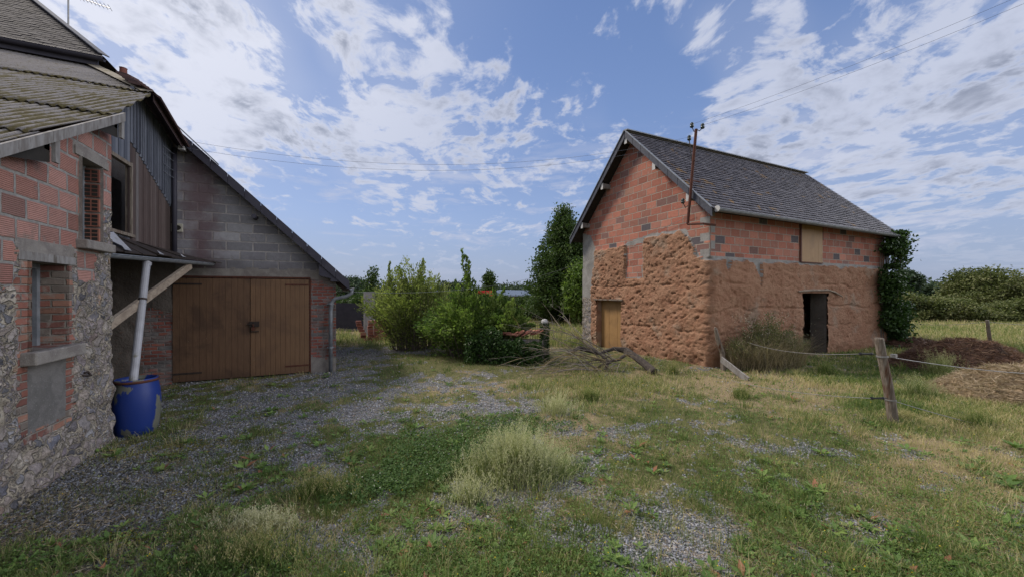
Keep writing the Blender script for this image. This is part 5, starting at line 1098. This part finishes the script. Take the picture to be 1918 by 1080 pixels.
# ------------------------------------------------------------------ cut branches and log
bp_ = thing('cut_branch_pile', 'pile of cut bare branches and a dark log before the barn door', 'branches', G(1140, 712))
mb = MB(); L0, L1 = Vector(G(1225, 696, .07)), atp(1172, 655, 9.9)
mb.tube([L0, L0.lerp(L1, .4)+Vector((0, 0, .03)), L1, atp(1150, 652, 10.0), atp(1125, 660, 10.0)], [.10, .095, .09, .05, .04], 10, wob=.08)
mb.tube([atp(1176, 660, 9.8), atp(1160, 672, 9.6), atp(1140, 676, 9.5), atp(1130, 700, 9.4)], [.045, .04, .04, .03], 8, wob=.1)
mb.tube([atp(1125, 662, 9.8), atp(1085, 650, 9.6), atp(1075, 655, 9.5)], [.05, .06, .03], 7, wob=.25); mb.build('log', M['dead_bark'], bp_)
mb = MB(); r2 = random.Random(17)
def twig(p, d, L, r0, depth=0):
    n = 7; pts = [p]; dd = Vector(d).normalized()
    for i in range(n):
        dd = (dd+Vector((r2.uniform(-.16, .16), r2.uniform(-.16, .16), r2.uniform(-.16, .10)-(.16 if depth == 0 else .05)*i/n))).normalized(); q = pts[-1]+dd*L/n
        if q.z < .04: q.z = .04+r2.random()*.03; dd.z = abs(dd.z)*.3
        pts.append(q)
    mb.tube(pts, [r0*(1-.8*i/n) for i in range(n+1)], 5, False, r2.random())
    if depth < 2:
        for k_ in range(r2.randint(2, 4) if depth == 0 else r2.randint(1, 3)):
            i = r2.randint(2, n-1); e = (pts[i]-pts[i-1]).normalized(); twig(pts[i], e+Vector((r2.uniform(-.7, .7), r2.uniform(-.7, .7), r2.uniform(-.3, .6))), L*r2.uniform(.3, .55), r0*.5, depth+1)
org = [atp(1130, 668, 9.6), atp(1110, 690, 9.3), atp(1150, 680, 9.5), atp(1090, 662, 9.6)]
for i in range(30):
    o_ = org[i % 4]+Vector((r2.uniform(-.2, .2), r2.uniform(-.2, .2), r2.uniform(-.1, .1)))
    a_ = r2.uniform(-.75, .75); d = Vector((-cT, sT, 0)); sd2 = Vector((-sT, -cT, 0)); twig(o_, d*math.cos(a_)+sd2*math.sin(a_)+Vector((0, 0, r2.uniform(-.1, .95))), r2.uniform(1.1, 2.3), r2.uniform(.010, .02))
for i in range(12):
    o_ = org[i % 3]+Vector((r2.uniform(-.2, .3), r2.uniform(-.2, .2), 0)); twig(o_, (r2.uniform(-1, 1), r2.uniform(-1, .6), r2.uniform(-.1, .6)), r2.uniform(.5, 1.0), r2.uniform(.008, .018))
mb.build('branches', M['twig'], bp_)
# ------------------------------------------------------------------ fence post right with wires
fb = Vector(G(1676, 797)); ftop = atp(1646, 632, 5.55)
fp = thing('fence_post', 'weathered round fence post with black insulators in the right foreground', 'post', fb)
mb = MB(); mb.tube([fb-Vector((0, 0, .1)), fb.lerp(ftop, .25), fb.lerp(ftop, .5)+Vector((.01, 0, 0)), fb.lerp(ftop, .8), ftop-Vector((0, 0, .015)), ftop], [.062, .062, .060, .058, .057, .050], 14, wob=.05); mb.build('shaft', M['post_wood'], fp)
def gateh(p, d):
    mb = MB(); d = Vector(d).normalized(); mb.tube([p-d*.19, p-d*.17, p-d*.16, p-d*.03, p-d*.02, p], [.02, .024, .013, .015, .022, .018], 8); mb.tube([p, p+d*.05], .006, 5); return mb.build('insulator_handle', M['black_plastic'], fp)
dirw = Vector((cT, -sT, 0))
h1 = atp(1634, 662, 5.5); gateh(h1, dirw); h2 = atp(1656, 745, 5.45); gateh(h2, dirw)
mb = MB(); c = fb.lerp(ftop, .79); mb.tube([c-Vector((0, 0, .012)), c+Vector((0, 0, .012))], .068, 12); c = fb.lerp(ftop, .30); mb.tube([c-Vector((0, 0, .008)), c+Vector((0, 0, .008))], .070, 12); mb.box(c+Vector((.0, 0, .62)), c+Vector((.06, -.06, .67))); mb.build('wire_wrap', M['wire'], fp)
wirem = M['wire']
cat(h1-dirw*.19, atp(1400, 640, 9.4), .10, .006, wirem, 'fence_wire', 'upper fence wire running from the near post back to the barn corner', group='fence wires')
cat(fb.lerp(ftop, .80), atp(1990, 702, 6.0), .05, .006, wirem, 'fence_wire', 'upper fence wire running right from the near post', group='fence wires')
cat(h2-dirw*.19, atp(1330, 700, 9.0), .10, .005, wirem, 'fence_wire', 'lower fence wire sagging left of the near post into the grass', group='fence wires')
cat(fb.lerp(ftop, .30), atp(2000, 828, 5.4), .05, .005, wirem, 'fence_wire', 'lower fence wire running right from the near post', group='fence wires')
f2 = Vector(G(1856, 648)); f2t = atp(1849, 599, 13.8); q_ = thing('fence_post', 'slim grey fence post standing in the far field', 'post', f2); mb = MB(); mb.tube([f2-Vector((0, 0, .1)), f2t], [.055, .05], 9, wob=.05); mb.build('shaft', M['post_wood'], q_)
cat(f2t-Vector((0, 0, .06)), atp(1700, 605, 15.5), .08, .007, wirem, 'fence_wire', 'thin wire running left from the slim far post', group='fence wires'); cat(f2t-Vector((0, 0, .06)), atp(2100, 610, 12.5), .08, .007, wirem, 'fence_wire', 'thin wire running right from the slim far post', group='fence wires')
# ------------------------------------------------------------------ heaps
def heap(name, label, c, a, b_, h, rot, mat, smat, nst, seed, ln=.22):
    o = thing(name, label, 'heap', (c[0], c[1], 0)); r = np.random.default_rng(seed); n = 70
    g_ = np.linspace(-1.15, 1.15, n); U, W_ = np.meshgrid(g_, g_); rr_ = np.sqrt(U**2+W_**2); 
    def H_(U, W_): rr_ = np.sqrt(U**2+W_**2); return h*np.clip(1-rr_**2, -.15, 1)*(0.55+.9*fbm(U*2+seed, W_*2, 0, 1.3, 4, seed))+(fbm(U*7, W_*7, 0, 1, 3, seed)-.5)*.24
    cr, sr = math.cos(rot), math.sin(rot)
    def XY(U, W_): return c[0]+U*a*cr-W_*b_*sr, c[1]+U*a*sr+W_*b_*cr
    x, y = XY(U, W_); V = np.stack([x, y, H_(U, W_)], -1).reshape(-1, 3); i = (np.arange(n-1)[:, None]*n+np.arange(n-1)).ravel(); npmesh('mound', V, np.stack([i, i+1, i+n+1, i+n], 1), np.zeros(len(i)), M[mat], o, True)
    q = np.sqrt(r.random(nst)); t = r.uniform(0, 6.28, nst); U = q*np.cos(t)*1.05; W_ = q*np.sin(t)*1.05; x, y = XY(U, W_); z = H_(U, W_); dz = r.normal(size=(nst, 3)); dz[:, 2] *= .35
    V, F, rn = leaf_geo(np.stack([x, y, z+.01+r.random(nst)*.03], 1), ln*r.uniform(.4, 1.3, nst), np.clip(r.normal(.5, .3, nst)*.8+.3*(fbm(x, y, 0, 3, 3, seed)-.3), 0, 1), unit(dz)*3, .05, .2); tag(npmesh('loose_straw', V, F, rn, M[smat], o), kind='stuff')
c = G(1850, 690); heap('manure_heap', 'dark red brown manure and straw heap right of the barn', (c.x+.1, c.y+.4), 2.1, .95, .62, -TH+.1, 'soil_dark', 'manure', 16000, 3)
c = G(1950, 742); heap('straw_heap', 'pale straw heap in front of the dark manure at right', (c.x, c.y), 1.75, 1.0, .52, -TH-.1, 'soil_straw', 'straw', 22000, 6)
c = G(1725, 652); heap('soil_heap', 'small dark soil heap below the ivy', (c.x, c.y+.2), 1.2, .6, .32, -TH, 'soil_dark', 'manure', 2500, 8)
# ================================================================== GROUND COVER
def cand(n, pxr=(-250, 2250), pyr=(604, 1250), seed=0, pw=1.0):
    r = np.random.default_rng(seed); px = r.uniform(*pxr, n); py = pyr[0]+(pyr[1]-pyr[0])*r.random(n)**pw; k = FPX*HC/(py-HY); t = (px-CX)/FPX
    return (t*cT+sT)*k, (-t*sT+cT)*k, px, py, k, r
def clear(x, y):    # not inside buildings
    ok = ~((x < HU+.04) & (y < HV1)); ok &= ~((x < -3.0) & (y > HV1)); ok &= ~((x < .1) & (y > GV-.05) & (y < 17)); ok &= ~((x > BU-.02) & (x < BU+SL) & (y > BV-.03) & (y < BV+GL))
    return ok
# gravel
x, y, px, py, k, r = cand(170000, pyr=(625, 1250), seed=1)
v_ = veg(x, y); ok = clear(x, y) & (v_ < .62) & (k < 15); x, y, k = x[ok], y[ok], k[ok]; n = len(x)
s_ = np.clip(.0045+.0014*k*r.uniform(.4, 1, n), 0, .015)*r.uniform(.6, 1.6, n)
base = np.array([(-1, -1, -1), (1, -1, -1), (1, 1, -1), (-1, 1, -1), (-1, -1, 1), (1, -1, 1), (1, 1, 1), (-1, 1, 1)])*np.array([1, .7, .42]); jit = base[None]*r.uniform(.55, 1.15, (n, 8, 3))
a_ = r.uniform(0, 6.28, n); ca, sa = np.cos(a_)[:, None], np.sin(a_)[:, None]; tl_ = r.normal(size=(n, 2))*.3
X_ = jit[..., 0]*ca-jit[..., 1]*sa; Y_ = jit[..., 0]*sa+jit[..., 1]*ca; Z_ = jit[..., 2]+X_*tl_[:, :1]+Y_*tl_[:, 1:]
V = np.stack([x[:, None]+X_*s_[:, None], y[:, None]+Y_*s_[:, None], (gz(x, y)+s_*.3)[:, None]+Z_*s_[:, None]], -1).reshape(-1, 3)
fc = np.array([(0, 3, 2, 1), (4, 5, 6, 7), (0, 1, 5, 4), (1, 2, 6, 5), (2, 3, 7, 6), (3, 0, 4, 7)]); F = (np.arange(n)[:, None, None]*8+fc[None]).reshape(-1, 4)
tag(npmesh('gravel', V, F, np.repeat(r.random(n), 6), M['stones']), 'grey blue gravel scattered over the yard track', 'gravel', kind='stuff')
print('gravel', n)
# short grass
def grass_layer(name, label, n, hr_, seed, thr, dryb=0., mat='grass', wd=(.003, .006), pyr=(604, 1250), pxr=(-250, 2250), sel=None, pw=1.0, lean=.45, tall=None):
    x, y, px, py, k, r = cand(n, pyr=pyr, pxr=pxr, seed=seed, pw=pw); v_ = veg(x, y); ok = clear(x, y) & (v_+r.normal(size=len(x))*.12 > thr)
    if sel is not None: ok &= sel(x, y, px, py, k, r)
    x, y, k, px, py = x[ok], y[ok], k[ok], px[ok], py[ok]; n = len(x); d = dry(x, y)+dryb
    h = r.uniform(*hr_, n)*(.65+.7*fbm(x, y, 0, 2.5, 2, 8))*np.clip(.8+.03*k, .8, 1.3)
    if tall is not None: h = h*tall(px, py)
    q = np.clip(d*.95+r.normal(size=n)*.20, 0, 1); wdd = r.uniform(*wd, n)*np.clip(k/5.5, .8, 3.2)
    V, F, rn = blade_geo(np.stack([x, y, gz(x, y)-.005], 1), h, wdd, r.normal(size=(n, 2))*lean, q); print(name, n)
    return V, F, rn
L = [grass_layer('a', '', 210000, (.02, .065), 2, .50), grass_layer('b', '', 45000, (.04, .13), 3, .70, tall=lambda px, py: 1+.0*px),
     grass_layer('c', '', 70000, (.015, .05), 4, .30), grass_layer('f', '', 60000, (.08, .22), 5, .6, pyr=(599, 650), wd=(.003, .006)), grass_layer('g', '', 90000, (.05, .14), 9, .3, pyr=(640, 830), pxr=(1400, 2250), wd=(.004, .007), sel=lambda x, y, px, py, k, r: r.random(len(x)) < sstep(px+(fbm(x, y, 0, 1.2, 3, 90)-.5)*500, 1420, 1720)*sstep(830-py, -10, 60))]
cx_, cy_, px, py, k, r = cand(5200, pyr=(640, 1250), seed=41); ok = clear(cx_, cy_) & (veg(cx_, cy_)+r.normal(size=len(cx_))*.12 > .47) & (k < 14); cx_, cy_, k = cx_[ok], cy_[ok], k[ok]; m_ = len(cx_)
rep_ = 26; hh_ = np.repeat(r.uniform(.03, .13, m_)*(1+1.2*(r.random(m_) < .10)), rep_); q_c = np.repeat(np.clip(dry(cx_, cy_)*.8+r.normal(size=m_)*.22, 0, 1), rep_); rad_ = np.repeat(r.uniform(.02, .09, m_), rep_); n = m_*rep_
dd_ = r.normal(size=(n, 2)); x = np.repeat(cx_, rep_)+dd_[:, 0]*rad_; y = np.repeat(cy_, rep_)+dd_[:, 1]*rad_; kk = np.repeat(k, rep_)
L.append(blade_geo(np.stack([x, y, gz(x, y)-.005], 1), hh_*r.uniform(.5, 1.1, n), .0045*np.clip(kk/5.5, .8, 2.5), dd_*.35+r.normal(size=(n, 2))*.25, np.clip(q_c+r.normal(size=n)*.1, 0, 1)))
V, F, rn = merge(L); tag(npmesh('grass', V, F, rn, M['grass']), 'rough green and yellowed grass growing through the gravel yard', 'grass', kind='stuff')
# field in the distance (dry tall grass)
x, y, px, py, k, r = cand(45000, pyr=(592, 650), pxr=(900, 2300), seed=6); ok = clear(x, y) & (k > 14) & ~((k < 20) & (px < 1000)); x, y, k = x[ok], y[ok], k[ok]; n = len(x)
V, F, rn = blade_geo(np.stack([x, y, gz(x, y)], 1), r.uniform(.12, .35, n), .016, r.normal(size=(n, 2))*.4, np.clip(r.normal(.62, .18, n)+(fbm(x, y, 0, .35, 3, 4)-.5)*.9, 0, 1)); tag(npmesh('field_grass', V, F, rn, M['grass']), 'long half dry grass of the field beyond the fence', 'grass', kind='stuff')
# clover
x, y, px, py, k, r = cand(42000, pyr=(770, 960), pxr=(600, 1120), seed=7)
cl_ = ell(px, py, [(850, 850, 150, 48, 1.0), (1000, 800, 70, 20, .7), (700, 900, 70, 30, .8), (940, 800, 80, 18, .8), (620, 930, 70, 25, .6)])+(fbm(x, y, 0, 2, 3, 5)-.5)*1.0+(fbm(x, y, 0, 8, 2, 6)-.5)*.8+(r.random(len(x))-.5)*.25; ok = cl_ > .42
x, y, k = x[ok], y[ok], k[ok]; n = len(x); V, F, rn = leaf_geo(np.stack([x, y, gz(x, y)+.015+.05*r.random(n)], 1), .024*r.uniform(.7, 1.3, n), np.clip(r.normal(.4, .25, n), 0, 1), None, .95, .1, 2.5)
tag(npmesh('clover', V, F, rn, M['clover']), 'dark green clover patch with white flower heads in the middle foreground', 'clover', kind='stuff'); print('clover', n)
m_ = r.random(n) < .006; V, F, rn = leaf_geo(np.stack([x[m_], y[m_], gz(x[m_], y[m_])+.075], 1), .016, r.random(m_.sum()), None, 1.0); tag(npmesh('clover_flowers', V, F, rn, M['whiteflower']), 'small white clover flower heads over the dark green patch', 'flowers', kind='stuff')
# forb carpet: small leaves everywhere veg
x, y, px, py, k, r = cand(190000, pyr=(640, 1250), seed=8); v_ = veg(x, y); ok = clear(x, y) & (v_+r.normal(size=len(x))*.12 > .53) & (fbm(x, y, 0, 1.7, 3, 66) > .46) & (k < 16)
x, y, k = x[ok], y[ok], k[ok]; n = len(x); V, F, rn = leaf_geo(np.stack([x, y, gz(x, y)+.01+.045*r.random(n)], 1), .022*r.uniform(.6, 1.6, n)*np.clip(k/6, .8, 1.8), np.clip(fbm(x, y, 0, 2.3, 2, 45)*.9+r.normal(size=n)*.2, 0, .97), None, .6, .15, 1.6)
tag(npmesh('weeds', V, F, rn, M['broad']), 'small leafy weeds mixed through the grass', 'weeds', kind='stuff'); print('forb', n)
x, y, px, py, k, r = cand(60000, pyr=(640, 1250), seed=43); ok = clear(x, y) & (dry(x, y)+r.normal(size=len(x))*.15 > .45) & (k < 14); x, y, k = x[ok], y[ok], k[ok]; n = len(x); dz_ = r.normal(size=(n, 3)); dz_[:, 2] *= .18
V, F, rn = leaf_geo(np.stack([x, y, gz(x, y)+.012+.02*r.random(n)], 1), .075*r.uniform(.4, 1.4, n), r.random(n), unit(dz_)*4, .05, .2); tag(npmesh('dead_straw', V, F, rn, M['straw']), 'dry fallen grass stalks lying over the yard', 'straw', kind='stuff')
# broadleaf rosettes
x, y, px, py, k, r = cand(5200, pyr=(680, 1250), seed=10); v_ = veg(x, y); ok = clear(x, y) & (v_ > .34) & (v_ < .95) & (fbm(x, y, 0, 1.2, 2, 72) > .48); x, y = x[ok][:1300], y[ok][:1300]
Vs = []; 
C_, A_, S_, Q_ = [], [], [], []
for i in range(len(x)):
    m = r.integers(6, 11); sz_ = r.uniform(.04, .085)*(1.5 if r.random() < .25 else 1); ph = r.uniform(0, 6.28); q = r.uniform(.3, .9)
    for j in range(m):
        a_ = ph+j*6.28/m+r.normal()*.2; el = r.uniform(.15, .6); d = np.array([math.cos(a_)*math.cos(el), math.sin(a_)*math.cos(el), math.sin(el)]); C_.append(np.array([x[i], y[i], gz1(x[i], y[i])+.008])+d*sz_*.55); A_.append(d*6); S_.append(sz_*r.uniform(.8, 1.2)); Q_.append(min(1, q+r.normal()*.08) if r.random() > .04 else 1.)
V, F, rn = leaf_geo(np.array(C_), np.array(S_), np.array(Q_), np.array(A_), .38, .35, 3.0); tag(npmesh('rosette_weeds', V, F, rn, M['broad']), 'broad leaved rosette weeds dotted over the gravel', 'weeds', kind='stuff')
# yellow flowers
x, y, px, py, k, r = cand(16000, pyr=(680, 1250), seed=12); w_ = .05+ell(px, py, [(1120, 725, 130, 22, 1.0), (1250, 780, 120, 40, .35), (1500, 860, 250, 50, .15), (1290, 1040, 60, 25, .6), (1800, 900, 100, 100, .12), (900, 1010, 250, 50, .06), (600, 940, 60, 25, .2)]); ok = clear(x, y) & (r.random(len(x)) < w_*.5) & (k < 12)
x, y, k = x[ok], y[ok], k[ok]; n = len(x); V, F, rn = leaf_geo(np.repeat(np.stack([x, y, gz(x, y)+.06+.10*r.random(n)], 1), 2, 0), np.repeat(.012*np.clip(k/5, .9, 1.8), 2), r.random(2*n), None, .9, .1, 3); tag(npmesh('yellow_flowers', V, F, rn, M['flower']), 'tiny yellow flowers sprinkled through the grass', 'flowers', kind='stuff'); print('fl', n)
# weeds in front of branch pile
x, y, px, py, k, r = cand(22000, pyr=(680, 770), pxr=(950, 1320), seed=13); ok = clear(x, y) & (ell(px, py, [(1130, 722, 150, 24, 1.)])+(r.random(len(x))-.5)*.9+(fbm(x, y, 0, 3, 3, 71)-.5)*1.2 > .55); x, y = x[ok], y[ok]; n = len(x)
V, F, rn = blade_geo(np.stack([x, y, gz(x, y)], 1), r.uniform(.04, .20, n)*(.5+fbm(x, y, 0, 4, 2, 72)), .007, r.normal(size=(n, 2))*.6, np.clip(r.normal(.5, .25, n), 0, 1)); tag(npmesh('tall_weeds', V, F, rn, M['grass']), 'taller weeds below the cut branches', 'weeds', kind='stuff')
# tall pale tuft (centre)
def tuft(px, py, n, R_, h, seed, label, mat='pale_grass', q0=.5):
    c = G(px, py); o = thing('grass_tuft', label, 'grass tuft', c, 'grass tufts in the yard'); r = np.random.default_rng(seed); a_ = r.uniform(0, 6.28, n); q = np.minimum(np.abs(r.normal(size=n))*.52, 1.5)*(.55+.9*fbm(np.cos(a_)*1.5+seed, np.sin(a_)*1.5, 0, 1, 2, seed)); B0 = np.stack([c.x+np.cos(a_)*q*R_[0]*cT+np.sin(a_)*q*R_[1]*sT, c.y-np.cos(a_)*q*R_[0]*sT+np.sin(a_)*q*R_[1]*cT, np.full(n, gz1(c.x, c.y))], 1)
    V1 = blade_geo(B0, h*r.uniform(.3, 1., n)*np.clip(1.1-.55*q, .2, 1.1), .0045, r.normal(size=(n, 2))*.42+np.stack([np.cos(a_), np.sin(a_)], 1)*.45*q[:, None], np.clip(r.normal(q0-.12, .24, n), 0, 1)); tag(npmesh('blades', *V1, M[mat], o), kind='stuff')
    m = int(n*.26); hh = h*r.uniform(.45, 1.3, m)*np.clip(1.1-.5*q[:m], .2, 1.1); ln_ = r.normal(size=(m, 2))*.30; B1 = B0[:m]; V2 = blade_geo(B1, hh, .003, ln_, np.clip(r.normal(q0+.2, .15, m), 0, 1)); T_ = B1+np.stack([ln_[:, 0]*hh, ln_[:, 1]*hh, hh*(1-.25*np.linalg.norm(ln_, axis=1))], 1)
    hd = 14; C2 = np.repeat(T_, hd, 0); dz = np.tile(np.linspace(-.11, .015, hd), m)*h/.5; C2 = C2+r.normal(size=C2.shape)*.010; C2[:, 2] += dz; V3 = leaf_geo(C2, .018, np.clip(r.normal(q0+.32, .12, len(C2)), 0, 1), np.tile(np.array([0, 0, 1.]), (len(C2), 1)), .3)
    tag(npmesh('seed_heads', *merge([V2, V3]), M[mat], o), kind='stuff')
tuft(968, 892, 3400, (.62, .32), .46, 21, 'large pale grass tuft in seed at the centre foreground')
tuft(1045, 775, 500, (.45, .3), .34, 22, 'sparse pale grass tuft in seed behind the clover', q0=.75)
tuft(1390, 745, 500, (.28, .2), .2, 23, 'small bright green tuft before the branch pile right of centre', 'grass', .2)
tuft(1105, 748, 700, (.22, .18), .2, 24, 'small bright green tuft just below the branch pile', 'grass', .15)
tuft(880, 940, 420, (.30, .2), .26, 25, 'thin yellowish tuft at the lower left of the large one', q0=.6)
tuft(1760, 700, 700, (.35, .3), .5, 26, 'green flowering grass clump left of the straw heap', q0=.35)
tuft(1720, 745, 600, (.4, .3), .38, 27, 'green grass clump right behind the near fence post', q0=.25)
tuft(1545, 700, 500, (.4, .3), .3, 28, 'dark green clump in the shade of the weed thicket', 'grass', .15)
tuft(1830, 800, 500, (.5, .3), .25, 29, 'leafy green clump below the straw heap at right', 'grass', .2)
tuft(600, 925, 600, (.4, .25), .24, 30, 'green grass clump at the left foreground', 'grass', .3)
tuft(480, 1040, 900, (.9, .35), .17, 31, 'low green grass mat at the bottom left', 'grass', .3)
tuft(480, 985, 800, (.55, .18), .14, 32, 'dry straw coloured grass strip at the lower left', q0=.9)
tuft(1260, 700, 350, (.25, .15), .3, 33, 'green tuft at the foot of the barn corner wall', 'grass', .3)
tuft(1690, 790, 500, (.3, .2), .16, 34, 'short tuft around the foot of the near fence post', 'grass', .4)
# debris by the stone wall
x, y, px, py, k, r = cand(42000, pyr=(770, 1250), pxr=(-250, 640), seed=14); ok = clear(x, y) & (x < HU+1.9+r.normal(size=len(x))*.6) ; x, y = x[ok], y[ok]; n = len(x)
V, F, rn = leaf_geo(np.stack([x, y, gz(x, y)+.012+.01*r.random(n)], 1), .028*r.uniform(.4, 1.5, n), np.clip(r.random(n)**1.4, 0, .97), None, .5, .2, 3); tag(npmesh('leaf_litter', V, F, rn, M['debris']), 'dead leaves and twigs littering the foot of the stone wall', 'litter', kind='stuff')
x, y, px, py, k, r = cand(9000, pyr=(820, 1060), pxr=(150, 480), seed=16); ok = clear(x, y) & (ell(px, py, [(235, 1008, 40, 14, 1.), (330, 838, 90, 14, .8), (400, 828, 70, 12, .7), (330, 925, 22, 8, .7)])+(r.random(len(x))-.5)*.5 > .45); x, y = x[ok], y[ok]; n = len(x)
V, F, rn = leaf_geo(np.stack([x, y, gz(x, y)+.01+.02*r.random(n)], 1), .02, r.random(n), None, .6, .2, 2); tag(npmesh('moss', V, F, rn, M['moss']), 'yellow green moss patches near the barrel and stone wall', 'moss', kind='stuff')
